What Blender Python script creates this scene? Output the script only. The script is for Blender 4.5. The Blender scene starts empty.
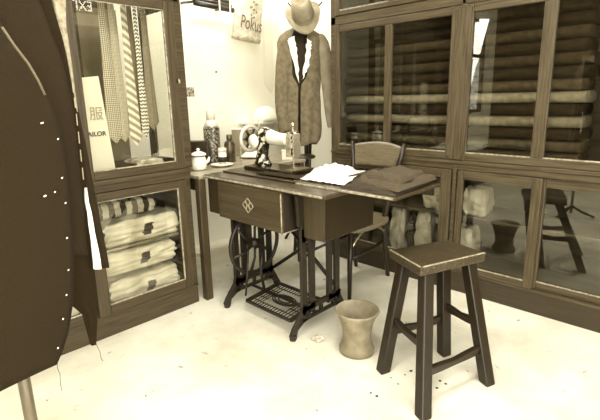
import bpy, bmesh, math, random
from mathutils import Vector, Matrix, noise
random.seed(7)
COL = bpy.context.scene.collection
PI = math.pi
# ---------------------------------------------------------------- camera
H = 1.2
F = 442.0
_vL = Vector((440, 112, -F)); _vR = Vector((-468, 92, -F))
_X = _vL.normalized(); _Y = (_vR - _X * _vR.dot(_X)).normalized(); _Z = _X.cross(_Y)
RM = Matrix((_X, _Y, _Z))
CAM = Vector((0, 0, H))
def ray(px, py): return RM @ Vector((px - 300, 200 - py, -F))
def aty(px, py, y): d = ray(px, py); return CAM + d * (y / d.y)
def atx(px, py, x): d = ray(px, py); return CAM + d * (x / d.x)
def atz(px, py, z): d = ray(px, py); return CAM + d * ((z - H) / d.z)
cd = bpy.data.cameras.new('camera'); cam = bpy.data.objects.new('camera', cd); COL.objects.link(cam)
cam.matrix_world = Matrix.Translation(CAM) @ RM.to_4x4()
cd.sensor_width = 36; cd.lens = F / 600 * 36; cd.shift_y = -10 / 600; cd.clip_start = 0.02
bpy.context.scene.camera = cam
RIGHT = Vector((0.694, -0.719, 0)).normalized(); FWD = Vector((0.70, 0.68, 0)).normalized()

# ---------------------------------------------------------------- materials
def lin(c): return c / 12.92 if c <= .04045 else ((c + .055) / 1.055) ** 2.4
def sep(v):
    K = [(0, (32, 23, 9)), (.2, (56, 45, 27)), (.4, (102, 90, 67)), (.6, (155, 144, 119)), (.8, (211, 203, 180)), (1, (248, 244, 227))]
    for (a, A), (b, B) in zip(K, K[1:]):
        if v <= b:
            t = (v - a) / (b - a); c = [A[i] + (B[i] - A[i]) * t for i in range(3)]; break
    else: c = K[-1][1]
    return tuple(lin(x / 255) for x in c) + (1,)
def newmat(name):
    m = bpy.data.materials.new(name); m.use_nodes = True
    nt = m.node_tree; return m, nt, nt.nodes['Principled BSDF']
def plain(name, v, rough=.6, metal=0, v2=None, scale=20, bump=0, detail=4, spec=.5, lo=.35, hi=.65):
    m, nt, b = newmat(name)
    b.inputs['Base Color'].default_value = sep(v); b.inputs['Roughness'].default_value = rough
    b.inputs['Metallic'].default_value = metal; b.inputs['Specular IOR Level'].default_value = spec
    if v2 is not None or bump:
        tc = nt.nodes.new('ShaderNodeTexCoord'); n = nt.nodes.new('ShaderNodeTexNoise')
        n.inputs['Scale'].default_value = scale; n.inputs['Detail'].default_value = detail
        nt.links.new(tc.outputs['Object'], n.inputs['Vector'])
        if v2 is not None:
            r = nt.nodes.new('ShaderNodeValToRGB'); r.color_ramp.elements[0].position = lo; r.color_ramp.elements[1].position = hi
            r.color_ramp.elements[0].color = sep(v); r.color_ramp.elements[1].color = sep(v2)
            nt.links.new(n.outputs['Fac'], r.inputs['Fac']); nt.links.new(r.outputs['Color'], b.inputs['Base Color'])
        if bump:
            bp = nt.nodes.new('ShaderNodeBump'); bp.inputs['Strength'].default_value = bump; bp.inputs['Distance'].default_value = .01
            nt.links.new(n.outputs['Fac'], bp.inputs['Height']); nt.links.new(bp.outputs['Normal'], b.inputs['Normal'])
    return m
def wood(name, v1, v2, axis='z', rough=.4, fine=60, scuff=0, scuffv=.7, spec=.5):
    m, nt, b = newmat(name); N = nt.nodes.new; L = nt.links.new
    tc = N('ShaderNodeTexCoord'); mp = N('ShaderNodeMapping')
    s = {'x': (.04, 1, 1), 'y': (1, .04, 1), 'z': (1, 1, .04)}[axis]; mp.inputs['Scale'].default_value = s
    n = N('ShaderNodeTexNoise'); n.inputs['Scale'].default_value = fine; n.inputs['Detail'].default_value = 6; n.inputs['Roughness'].default_value = .7
    L(tc.outputs['Object'], mp.inputs['Vector']); L(mp.outputs['Vector'], n.inputs['Vector'])
    r = N('ShaderNodeValToRGB'); r.color_ramp.elements[0].position = .32; r.color_ramp.elements[1].position = .7
    r.color_ramp.elements[0].color = sep(v1); r.color_ramp.elements[1].color = sep(v2)
    L(n.outputs['Fac'], r.inputs['Fac']); out = r.outputs['Color']
    if scuff:
        n2 = N('ShaderNodeTexNoise'); n2.inputs['Scale'].default_value = 110; n2.inputs['Detail'].default_value = 8; n2.inputs['Roughness'].default_value = .75
        L(tc.outputs['Object'], n2.inputs['Vector'])
        r2 = N('ShaderNodeValToRGB'); r2.color_ramp.elements[0].position = 1 - scuff - .03; r2.color_ramp.elements[1].position = 1 - scuff + .05
        r2.color_ramp.elements[0].color = (0, 0, 0, 1); r2.color_ramp.elements[1].color = (1, 1, 1, 1)
        L(n2.outputs['Fac'], r2.inputs['Fac'])
        mx = N('ShaderNodeMixRGB'); L(r2.outputs['Color'], mx.inputs['Fac']); L(out, mx.inputs['Color1']); mx.inputs['Color2'].default_value = sep(scuffv); out = mx.outputs['Color']
    L(out, b.inputs['Base Color']); b.inputs['Roughness'].default_value = rough; b.inputs['Specular IOR Level'].default_value = spec
    bp = N('ShaderNodeBump'); bp.inputs['Strength'].default_value = .15; bp.inputs['Distance'].default_value = .004
    L(n.outputs['Fac'], bp.inputs['Height']); L(bp.outputs['Normal'], b.inputs['Normal'])
    return m
def glassmat(name, ior=1.75, tint=.9):
    m = bpy.data.materials.new(name); m.use_nodes = True; nt = m.node_tree
    for n in list(nt.nodes): nt.nodes.remove(n)
    o = nt.nodes.new('ShaderNodeOutputMaterial'); mx = nt.nodes.new('ShaderNodeMixShader'); t = nt.nodes.new('ShaderNodeBsdfTransparent')
    g = nt.nodes.new('ShaderNodeBsdfGlossy'); f = nt.nodes.new('ShaderNodeFresnel'); ge = nt.nodes.new('ShaderNodeNewGeometry'); mr = nt.nodes.new('ShaderNodeMapRange')
    mr.inputs['To Min'].default_value = ior; mr.inputs['To Max'].default_value = 1 / ior      # same reflectance from either side of the sheet
    nt.links.new(ge.outputs['Backfacing'], mr.inputs['Value']); nt.links.new(mr.outputs[0], f.inputs['IOR'])
    t.inputs['Color'].default_value = (tint, tint, tint * .97, 1); g.inputs['Roughness'].default_value = 0.0; g.inputs['Color'].default_value = (1, .97, .88, 1)
    nt.links.new(f.outputs[0], mx.inputs[0]); nt.links.new(t.outputs[0], mx.inputs[1]); nt.links.new(g.outputs[0], mx.inputs[2]); nt.links.new(mx.outputs[0], o.inputs[0])
    return m
def emit(name, col, s):
    m, nt, b = newmat(name); b.inputs['Base Color'].default_value = col; b.inputs['Emission Color'].default_value = col; b.inputs['Emission Strength'].default_value = s
    return m
def wavemat(name, v1, v2, axis=None, scale=60, rot=0, kind='stripe', lo=.45, hi=.55, rough=.7):
    """printed / woven patterns: stripe, dots, chevron, check (object space x-z)"""
    m, nt, b = newmat(name); N = nt.nodes.new; L = nt.links.new
    tc = N('ShaderNodeTexCoord'); sx = N('ShaderNodeSeparateXYZ'); L(tc.outputs['Object'], sx.inputs[0])
    def M(op, a, c=None):
        n = N('ShaderNodeMath'); n.operation = op
        for i, q in enumerate((a, c)):
            if q is None: continue
            if isinstance(q, (int, float)): n.inputs[i].default_value = q
            else: L(q, n.inputs[i])
        return n.outputs[0]
    x, z = sx.outputs['X'], sx.outputs['Z']
    if kind == 'stripe':
        f = M('SINE', M('MULTIPLY', M('ADD', M('MULTIPLY', x, math.cos(rot)), M('MULTIPLY', z, math.sin(rot))), scale))
    elif kind == 'chevron':
        zig = M('PINGPONG', x, .008)
        f = M('SINE', M('MULTIPLY', M('ADD', z, M('MULTIPLY', zig, 1.0)), scale))
    else:
        a = M('SINE', M('MULTIPLY', M('ADD', x, z), scale)); c = M('SINE', M('MULTIPLY', M('SUBTRACT', x, z), scale)); f = M('MULTIPLY', a, c)
    f = M('ADD', M('MULTIPLY', f, .5), .5)
    r = N('ShaderNodeValToRGB'); r.color_ramp.elements[0].position = lo; r.color_ramp.elements[1].position = hi
    r.color_ramp.elements[0].color = sep(v1); r.color_ramp.elements[1].color = sep(v2)
    L(f, r.inputs['Fac']); L(r.outputs['Color'], b.inputs['Base Color']); b.inputs['Roughness'].default_value = rough
    return m

CREAM = (.97, .92, .70, 1)
M = {}
M['wall'] = plain('painted_wall', .97, .8, v2=1, scale=2)
M['wall'].node_tree.nodes['Principled BSDF'].inputs['Specular IOR Level'].default_value = .1
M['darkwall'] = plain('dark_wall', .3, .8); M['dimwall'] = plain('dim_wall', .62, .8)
for a in 'xyz':
    M['cab' + a] = wood('cabinet_oak_' + a, .2, .41, a, .42, 100, spec=.35)
    M['lcab' + a] = wood('cabinet_walnut_' + a, .16, .33, a, .4, 100, spec=.35)
    M['tab' + a] = wood('machine_table_wood_' + a, .08, .18, a, .35, 80, scuff=.27, scuffv=.4, spec=.35)
    M['stl' + a] = wood('stool_wood_' + a, .02, .11, a, .38, 60, scuff=.27, scuffv=.45, spec=.4)
    M['chr' + a] = wood('chair_wood_' + a, .02, .1, a, .3, 60)
M['tabtop'] = wood('worn_table_top', .14, .3, 'y', .28, 70, scuff=.33, scuffv=.6)
M['stooltop'] = wood('worn_stool_top', .14, .28, 'y', .38, 90, scuff=.42, scuffv=.48)
M['sidetop'] = wood('pale_table_top', .4, .68, 'x', .4, 40)
M['edge'] = plain('worn_edge', .5, .4, v2=.72, scale=60)
M['veneer'] = wood('veneer_back', .36, .5, 'y', .3, 120)
M['iron'] = plain('cast_iron', .0, .45, v2=.05, scale=30, bump=.2)
M['steel'] = plain('steel', .7, .25, metal=.8)
M['darkmetal'] = plain('dark_metal', .25, .3, metal=.5, v2=.45, scale=20)
M['enamel'] = plain('white_enamel', .97, .25)
M['white'] = plain('white_cloth', 1.0, .85, bump=.3, scale=30)
M['black'] = plain('black_enamel', .04, .15, v2=.12, scale=12)
M['blackcloth'] = plain('black_cloth', .1, .9, v2=.18, scale=120, spec=.2)
M['wool'] = plain('dark_wool', .05, .95, v2=.11, scale=500, bump=.4, spec=.15)
M['wool2'] = plain('darker_wool', .02, .95, v2=.07, scale=300, bump=.3, spec=.1)
M['trous'] = wavemat('pinstripe_wool', .22, .32, scale=900, rot=.5, lo=.2, hi=.8, rough=.9)
M['coat'] = plain('linen_coat', .42, .9, v2=.5, scale=30, bump=1.0, detail=7, spec=.2)
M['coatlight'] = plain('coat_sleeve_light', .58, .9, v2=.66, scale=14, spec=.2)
M['felt'] = plain('felt', .55, .9, v2=.62, scale=15, spec=.2)
M['paper'] = plain('wrapping_paper', .66, .5, v2=.84, scale=7, bump=.3, detail=2)
M['printed'] = plain('dark_print', .15, .6)
M['pale'] = plain('pale_box', .9, .6)
M['pot'] = plain('clay', .5, .8, v2=.6, scale=18, detail=8, bump=.25)
M['thermos'] = plain('patterned_flask', .1, .35, v2=.7, scale=80, lo=.46, hi=.62)
M['inside'] = wood('cabinet_interior', .2, .36, 'y', .6, 30)
M['shelfglass'] = glassmat('shelf_glass', 1.5)
M['glass'] = glassmat('pane_glass', 1.65)
M['glass_soft'] = glassmat('pane_glass_left', 1.7, .97)
M['fill_glow'] = emit('fill_diffuser', (1, .95, .82, 1), 2.0)  # glow of the added ceiling lamps

# floor: plaster-white painted concrete with stains
m, nt, b = newmat('worn_pale_floor'); N = nt.nodes.new; L = nt.links.new
tc = N('ShaderNodeTexCoord'); n1 = N('ShaderNodeTexNoise'); n1.inputs['Scale'].default_value = 2.2; n1.inputs['Detail'].default_value = 7; n1.inputs['Roughness'].default_value = .6
L(tc.outputs['Object'], n1.inputs['Vector']); r1 = N('ShaderNodeValToRGB'); r1.color_ramp.elements[0].position = .3; r1.color_ramp.elements[1].position = .6
r1.color_ramp.elements[0].color = sep(.78); r1.color_ramp.elements[1].color = sep(.96); L(n1.outputs['Fac'], r1.inputs['Fac'])
n2 = N('ShaderNodeTexNoise'); n2.inputs['Scale'].default_value = 14; n2.inputs['Detail'].default_value = 9; n2.inputs['Roughness'].default_value = .7; L(tc.outputs['Object'], n2.inputs['Vector'])
r2 = N('ShaderNodeValToRGB'); r2.color_ramp.elements[0].position = .31; r2.color_ramp.elements[1].position = .37; L(n2.outputs['Fac'], r2.inputs['Fac'])
r2.color_ramp.elements[0].color = (1, 1, 1, 1); r2.color_ramp.elements[1].color = (0, 0, 0, 1)
mx = N('ShaderNodeMixRGB'); L(r2.outputs['Color'], mx.inputs['Fac']); L(r1.outputs['Color'], mx.inputs['Color1']); mx.inputs['Color2'].default_value = sep(.5)
L(mx.outputs['Color'], b.inputs['Base Color']); b.inputs['Roughness'].default_value = .55; b.inputs['Specular IOR Level'].default_value = .3
bp = N('ShaderNodeBump'); bp.inputs['Strength'].default_value = .2; bp.inputs['Distance'].default_value = .004; L(n2.outputs['Fac'], bp.inputs['Height']); L(bp.outputs['Normal'], b.inputs['Normal'])
M['floor'] = m

# ---------------------------------------------------------------- mesh builder
class MB:
    def __init__(s): s.v = []; s.f = []
    def add(s, vs, fs):
        o = len(s.v); s.v += [Vector(p) for p in vs]; s.f += [[o + i for i in f] for f in fs]; return s
    def box(s, x0, x1, y0, y1, z0, z1):
        vs = [(x, y, z) for x in (x0, x1) for y in (y0, y1) for z in (z0, z1)]
        return s.add(vs, [(0, 1, 3, 2), (4, 6, 7, 5), (0, 4, 5, 1), (2, 3, 7, 6), (0, 2, 6, 4), (1, 5, 7, 3)])
    def obox(s, c, a, b, d):
        """box with centre c and half vectors a, b, d"""
        c, a, b, d = map(Vector, (c, a, b, d))
        vs = [c + i * a + j * b + k * d for i in (-1, 1) for j in (-1, 1) for k in (-1, 1)]
        return s.add(vs, [(0, 1, 3, 2), (4, 6, 7, 5), (0, 4, 5, 1), (2, 3, 7, 6), (0, 2, 6, 4), (1, 5, 7, 3)])
    def loft(s, rings, cap=True, closed=True):
        n = len(rings[0]); vs = [p for r in rings for p in r]; fs = []
        for i in range(len(rings) - 1):
            for j in range(n if closed else n - 1):
                k = (j + 1) % n; fs.append((i * n + j, i * n + k, (i + 1) * n + k, (i + 1) * n + j))
        if cap and closed: fs.append(tuple(reversed(range(n)))); fs.append(tuple((len(rings) - 1) * n + j for j in range(n)))
        return s.add(vs, fs)
    def tube(s, pts, rad, n=10, cap=True):
        pts = [Vector(p) for p in pts]; rr = rad if isinstance(rad, (list, tuple)) else [rad] * len(pts); rings = []; up = None
        for i, p in enumerate(pts):
            t = (pts[min(i + 1, len(pts) - 1)] - pts[max(i - 1, 0)]).normalized()
            if up is None: up = Vector((0, 0, 1)) if abs(t.z) < .9 else Vector((1, 0, 0))
            a = up - t * up.dot(t); a.normalize(); c = t.cross(a); up = a
            rings.append([p + (a * math.cos(2 * PI * j / n) + c * math.sin(2 * PI * j / n)) * rr[i] for j in range(n)])
        return s.loft(rings, cap)
    def bar(s, p, q, w, h, up=(0, 0, 1)):
        p, q = Vector(p), Vector(q); t = (q - p) / 2; u = Vector(up); sd = t.cross(u).normalized(); u2 = sd.cross(t).normalized()
        return s.obox((p + q) / 2, t, sd * w / 2, u2 * h / 2)
    def lathe(s, prof, c=(0, 0, 0), n=28, axis='z', sx=1, sy=1):
        rings = []; c = Vector(c)
        for r, h in prof:
            ring = []
            for j in range(n):
                a = 2 * PI * j / n; p = (r * math.cos(a) * sx, r * math.sin(a) * sy, h)
                if axis == 'x': p = (p[2], p[0], p[1])
                if axis == 'y': p = (p[1], p[2], p[0])
                ring.append(c + Vector(p))
            rings.append(ring)
        return s.loft(rings, True)
    def torus(s, c, R, r, axis='y', n=40, m=10):
        c = Vector(c); vs = []; fs = []
        for i in range(n):
            a = 2 * PI * i / n
            for j in range(m):
                q = 2 * PI * j / m; x = (R + r * math.cos(q)) * math.cos(a); z = (R + r * math.cos(q)) * math.sin(a); y = r * math.sin(q)
                p = {'y': (x, y, z), 'x': (y, x, z), 'z': (x, z, y)}[axis]; vs.append(c + Vector(p))
        for i in range(n):
            for j in range(m): fs.append((i * m + j, i * m + (j + 1) % m, ((i + 1) % n) * m + (j + 1) % m, ((i + 1) % n) * m + j))
        return s.add(vs, fs)
    def prism(s, poly, o, u, w, d):
        """polygon (a,b) in the plane o + a*u + b*w, extruded by d"""
        o, u, w, d = map(Vector, (o, u, w, d)); A = [o + u * a + w * b for a, b in poly]; n = len(A)
        return s.add(A + [p + d for p in A], [tuple(range(n)), tuple(reversed(range(n, 2 * n)))] + [(i, n + i, n + (i + 1) % n, (i + 1) % n) for i in range(n)])
    def grid(s, nx, ny, fn):
        vs = [fn(i / nx, j / ny) for j in range(ny + 1) for i in range(nx + 1)]
        return s.add(vs, [(j * (nx + 1) + i, j * (nx + 1) + i + 1, (j + 1) * (nx + 1) + i + 1, (j + 1) * (nx + 1) + i) for j in range(ny) for i in range(nx)])
    def build(s, name, mat, parent=None, bevel=0, smooth=False, solid=0, sub=0, loc=None):
        """vertices are world coordinates; the mesh is stored relative to its parent's (or its own) origin"""
        o0 = Vector((0, 0, 0))
        if parent is not None:
            q = parent
            while q is not None: o0 = o0 + q.location; q = q.parent
        own = Vector((0, 0, 0))
        if parent is None:
            own = Vector(loc) if loc is not None else sum(s.v, Vector()) / len(s.v)
            if loc is None: own.z = min(p.z for p in s.v)
        me = bpy.data.meshes.new(name); me.from_pydata([tuple(p - o0 - own) for p in s.v], [], s.f)
        bm = bmesh.new(); bm.from_mesh(me); bmesh.ops.recalc_face_normals(bm, faces=bm.faces); bm.to_mesh(me); bm.free()
        o = bpy.data.objects.new(name, me); COL.objects.link(o); o.location = own
        if parent is not None: o.parent = parent
        me.materials.append(M[mat] if isinstance(mat, str) else mat)
        if smooth:
            for p in me.polygons: p.use_smooth = True
        if solid: q = o.modifiers.new('solid', 'SOLIDIFY'); q.thickness = solid; q.offset = 0
        if sub: q = o.modifiers.new('sub', 'SUBSURF'); q.levels = sub; q.render_levels = sub
        if bevel: q = o.modifiers.new('bevel', 'BEVEL'); q.width = bevel; q.segments = 2; q.limit_method = 'ANGLE'
        return o
def tag(o, label, cat=None, group=None):
    o['label'] = label
    if cat: o['category'] = cat
    if group: o['group'] = group
    return o
def thing(name, label, cat, loc, group=None):
    o = bpy.data.objects.new(name, None); COL.objects.link(o); o.location = loc; o.empty_display_size = .05
    return tag(o, label, cat, group)
def struct(o): o['kind'] = 'structure'; return o
def textmesh(name, body, size, mat, parent, origin, u, w, shear=0, align='LEFT', depth=.0006, squeeze=1, bold=0):
    """lettering laid on a surface: u = reading direction, w = up direction"""
    c = bpy.data.curves.new(name, 'FONT'); c.body = body; c.size = size; c.shear = shear; c.align_x = align; c.extrude = depth; c.offset = bold
    t = bpy.data.objects.new('tmp', c); COL.objects.link(t); dg = bpy.context.evaluated_depsgraph_get(); me0 = t.evaluated_get(dg).to_mesh()
    u, w = Vector(u).normalized(), Vector(w).normalized(); n = u.cross(w); o = Vector(origin)
    mb = MB(); mb.add([o + u * v.co.x * squeeze + w * v.co.y + n * v.co.z for v in me0.vertices], [list(p.vertices) for p in me0.polygons])
    bpy.data.objects.remove(t)
    return mb.build(name, mat, parent)
def copy_tree(o, parent=None):
    c = o.copy(); COL.objects.link(c)
    if parent is not None: c.parent = parent
    for ch in list(o.children): copy_tree(ch, c)
    return c

# ---------------------------------------------------------------- the room
XL, XR, YF, YB, ZC = -3.0, 2.95, -1.2, 3.1, 2.7
struct(MB().box(XL - .1, XR + .1, YF - .1, YB + .1, -.1, 0).build('floor', 'floor', loc=(0, 0, 0)))
struct(MB().box(XL - .1, XR + .1, YF - .1, YB + .1, ZC, ZC + .1).build('ceiling', 'wall', loc=(0, 0, ZC)))
struct(MB().box(XR, XR + .1, YF, YB, 0, ZC).build('wall_right', 'wall'))
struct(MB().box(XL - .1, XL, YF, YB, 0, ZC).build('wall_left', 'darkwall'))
# back wall with a bright side window far left, shop front with a wide opening behind the camera
wb = MB().box(-1.7, XR + .1, YB, YB + .1, 0, ZC).box(XL - .1, -2.65, YB, YB + .1, 0, ZC).box(-2.65, -1.7, YB, YB + .1, 0, .9).box(-2.65, -1.7, YB, YB + .1, 2.35, ZC)
struct(wb.build('wall_back', 'wall'))
wf = MB().box(XL - .1, -1.8, YF - .1, YF, 0, ZC).box(1.7, XR + .1, YF - .1, YF, 0, ZC).box(-1.8, 1.7, YF - .1, YF, 0, .3).box(-1.8, 1.7, YF - .1, YF, 2.4, ZC)
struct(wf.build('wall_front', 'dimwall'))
def window(name, x0, x1, y0, y1, z0, z1, nm):
    w = MB(); t = .05
    w.box(x0, x1, y0, y1, z0, z0 + t).box(x0, x1, y0, y1, z1 - t, z1).box(x0, x0 + t, y0, y1, z0, z1).box(x1 - t, x1, y0, y1, z0, z1)
    for i in range(1, nm): c = x0 + (x1 - x0) * i / nm; w.box(c - .02, c + .02, y0 + .01, y1 - .01, z0 + t, z1 - t)
    zc = z0 + (z1 - z0) * .62; w.box(x0 + t, x1 - t, y0 + .01, y1 - .01, zc - .025, zc + .025)
    o = struct(w.build(name, 'cabx', bevel=.004))
    MB().box(x0 + t, x1 - t, (y0 + y1) / 2 - .003, (y0 + y1) / 2 + .003, z0 + t, z1 - t).build('pane', 'shelfglass', o)
window('window_1', -1.8, 1.7, YF - .08, YF - .02, .3, 2.4, 4)
window('window_2', -2.65, -1.7, YB + .02, YB + .08, .9, 2.35, 2)
# added ceiling lamps, out of view, that fill the room with light
def fill_lamp(x, y, sx, sy, label, power):
    t = thing('fill_lamp', label, 'lamp', (x, y, ZC))
    MB().box(x - sx / 2, x + sx / 2, y - sy / 2, y + sy / 2, ZC - .05, ZC).build('housing', 'enamel', t, bevel=.004)
    MB().box(x - sx / 2 + .02, x + sx / 2 - .02, y - sy / 2 + .02, y + sy / 2 - .02, ZC - .06, ZC - .05).build('diffuser', 'fill_glow', t)
    l = bpy.data.lights.new('fill_light', 'AREA'); l.shape = 'RECTANGLE'; l.size = sx; l.size_y = sy; l.energy = power; l.color = (1, .985, .95)
    o = bpy.data.objects.new('fill_light', l); COL.objects.link(o); o.location = (x, y, ZC - .07)
fill_lamp(1.0, .9, 1.2, .3, 'added long white fill lamp above the middle of the shop floor', 24)
fill_lamp(-.6, -.2, 1.2, .3, 'added long white fill lamp nearest the shop window', 20)
fill_lamp(2.1, 2.62, .9, .2, 'added short white fill lamp in the corner above the coat', 14)
def arealight(loc, target, sx, sy, e, col):
    l = bpy.data.lights.new('daylight', 'AREA'); l.shape = 'RECTANGLE'; l.size = sx; l.size_y = sy; l.energy = e; l.color = col
    o = bpy.data.objects.new('daylight', l); COL.objects.link(o); o.location = loc
    o.rotation_euler = (Vector(target) - Vector(loc)).to_track_quat('-Z', 'Y').to_euler()
arealight((-.1, YF - .35, 1.5), (.3, 1.5, 1.0), 3.4, 2.0, 120, (1, .99, .96))     # daylight through the shop front
arealight((-2.2, YB + .4, 1.7), (-.9, 1.5, .8), 1.0, 1.4, 40, (1, .99, .96))      # daylight through the side window
wd = bpy.data.worlds.new('world'); bpy.context.scene.world = wd; wd.use_nodes = True
wd.node_tree.nodes['Background'].inputs[0].default_value = (1, .985, .94, 1); wd.node_tree.nodes['Background'].inputs[1].default_value = 2.0

# ---------------------------------------------------------------- right cabinet (plane x = 2.508)
XC = 2.508; XB = XR - .012; Y0, Y1 = -.75, 2.107
t = thing('display_cabinet', 'long oak glazed cabinet along the right wall filled with bolts of cloth', 'cabinet', (XC, (Y0 + Y1) / 2, 0))
cb = MB(); P = XC + .015
cb.box(P, XB, Y1 - .025, Y1, 0, 2.3).box(P, XB, Y0, Y0 + .025, 0, 2.3).box(XB - .012, XB, Y0 + .025, Y1 - .025, 0, 2.3)
cb.box(P, XB - .012, Y0 + .025, Y1 - .025, .0, .12).box(P, XB - .012, Y0 + .025, Y1 - .025, 2.27, 2.3).box(P, XB - .012, Y0 + .025, Y1 - .025, .79, .82)
body = cb.build('body', 'inside', t)
f = MB()
MB().box(XC, XC + .03, Y0, Y1, 0, .1245).build('plinth', wood('plinth_oak', .12, .25, 'y', .5, 90), t)  # darker than the frame: dirt, plus some light falloff put into the colour
f.box(XC - .008, XC + .03, Y0, Y1, .125, .14)
f.box(XC - .012, XC + .03, Y0, Y1, .80, .822)              # ledge
f.box(XC - .002, XC + .03, Y0, Y1, .765, .80)
f.box(XC - .004, XC + .03, Y0, Y1, 1.68, 1.735)            # transom rail
f.box(XC - .004, XC + .03, Y0, Y1, 2.25, 2.3)
for yy in (Y1 - .045, 1.152 - .012, .21 - .012, Y0):
    f.box(XC - .004, XC + .03, yy, yy + (.045 if yy in (Y1 - .045, Y0) else .024), .14, 2.25)
for h in range(1): pass
f.build('frame', 'caby', t, bevel=.004)
def sash(y0, y1, z0, z1, zt, sl, sr, st, sb, name='window_sash', xo=0, mull=None, mat='cabz', par=None, knob=False):
    """framed pane in the plane x=XC: sl/sr stile widths, st/sb rails"""
    a = MB(); X0, X1 = XC - .014 + xo, XC + .014 + xo
    a.box(X0, X1, y1 - sl, y1, z0, z1).box(X0, X1, y0, y0 + sr, z0, z1)
    a.box(X0 + .002, X1, y0 + sr, y1 - sl, z0, z0 + sb).box(X0 + .002, X1, y0 + sr, y1 - sl, z1 - st, z1)
    if mull: a.box(X0 + .001, X1 - .001, mull[0], mull[1], z0 + sb, z1 - st)
    o = a.build(name, mat, par, bevel=.004); o.data.materials.append(M['caby'])
    for p_ in list(o.data.polygons)[12:24]: p_.material_index = 1
    w = .006
    segs = [(y0 + sr, mull[0]), (mull[1], y1 - sl)] if mull else [(y0 + sr, y1 - sl)]
    for (p, q) in segs:
        MB().box(X0 + .004, X0 + .012, p, q, z0 + sb, z0 + sb + w).build('bead', 'edge', o)      # thin pale bead under the pane
        MB().box(X0 + .014, X0 + .018, p, q, z0 + sb, z1 - st).build('pane', 'glass', o)
    return o
sash(1.158, 2.068, .824, 1.676, 0, .044, .058, .044, .042, mull=(1.606, 1.655), par=t)
sash(.215, 1.142, .824, 1.676, 0, .05, .058, .044, .042, mull=(.68, .741), par=t)
sash(-.73, .192, .824, 1.676, 0, .05, .058, .044, .042, mull=(-.29, -.24), par=t)
for (a, c) in ((1.158, 2.068), (.215, 1.142), (-.73, .192)):
    sash(a, c, 1.738, 2.248, 0, .045, .05, .04, .03, name='transom_sash', mull=((a + c) / 2 - .022, (a + c) / 2 + .022), par=t)
# rounded fillets covering the joint where two tall sashes meet
for yc in (1.15, .2035):
    q = MB(); q.prism([(-.052, .86), (-.03, .828), (.03, .828), (.052, .86), (.052, 1.66), (-.052, 1.66)], (XC - .026, yc, 0), (0, 1, 0), (0, 0, 1), (.012, 0, 0))
    q.build('meeting_stile', 'cabz', t, bevel=.003)
def lower(y0, y1, sl, sr, xo, name):
    return sash(y0, y1, .142, .763, 0, sl, sr, .052, .037, name=name, xo=xo, par=t)
lower(1.17, 2.062, .05, .065, 0, 'lower_door'); lower(.67, 1.13, .035, .05, 0, 'lower_door'); lower(.21, .70, .04, .045, .03, 'lower_door')
lower(-.26, .195, .035, .05, 0, 'lower_door'); lower(-.73, -.22, .04, .045, .03, 'lower_door')
sh = MB().box(XC + .06, XB - .02, Y0 + .03, Y1 - .03, .455, .472).build('shelf', 'inside', t)

# bolts of cloth lying flat, one stack
tones = [.3, .33, .12, .55, .08, .6, .31, .12, .24, .15, .26, .14, .22]
zb = .822
words = ['pale', 'dark', 'mid-brown', 'near-black']
for i, tv in enumerate(tones):
    h = .062; y0 = .555 + random.uniform(-.015, .015); y1 = 2.055 + random.uniform(-.02, .012); x0 = 2.60 + random.uniform(-.006, .006)
    mname = 'bolt_cloth_%d' % i
    mt = plain(mname, max(0, tv - .05), .9, v2=tv + .05, scale=25, spec=.15, bump=.2)
    def ring(y, k, zb=zb, x0=x0, h=h):
        pts = []
        for j in range(16):
            a = 2 * PI * j / 16; cx, sz = math.cos(a), math.sin(a)
            ex = abs(cx) ** .5 * (1 if cx > 0 else -1); ez = abs(sz) ** .6 * (1 if sz > 0 else -1)
            pts.append((x0 + .135 + ex * .135 * k + .002 * noise.noise(Vector((a, y * 6, i))), y, zb + h / 2 + ez * h / 2 * k))
        return pts
    ys = [y0, y0 + .006] + [y0 + .006 + (y1 - y0 - .012) * q / 10 for q in range(1, 10)] + [y1 - .006, y1]
    mb = MB().loft([ring(y, .86 if q in (0, len(ys) - 1) else 1) for q, y in enumerate(ys)])
    where = ['lowest of the stack on the sill', 'second from the bottom of the stack', 'third from the bottom', 'lower of the two pale bolts', 'between the two pale bolts', 'upper of the two pale bolts',
             'just above the upper pale bolt', 'second above the upper pale bolt', 'third above the upper pale bolt', 'fourth above the upper pale bolt', 'third from the top', 'next to the top of the stack', 'topmost of the stack'][i]
    if i == 10: where = 'third from the top of the stack'
    word = 'pale' if tv > .5 else 'mid-brown' if tv > .27 else 'dark'
    tag(mb.build('fabric_bolt', mt, smooth=True), '%s bolt of cloth in the right cabinet, %s' % (word, where), 'fabric bolt', 'bolts of cloth in the right cabinet')
    zb += h + .0022
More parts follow.
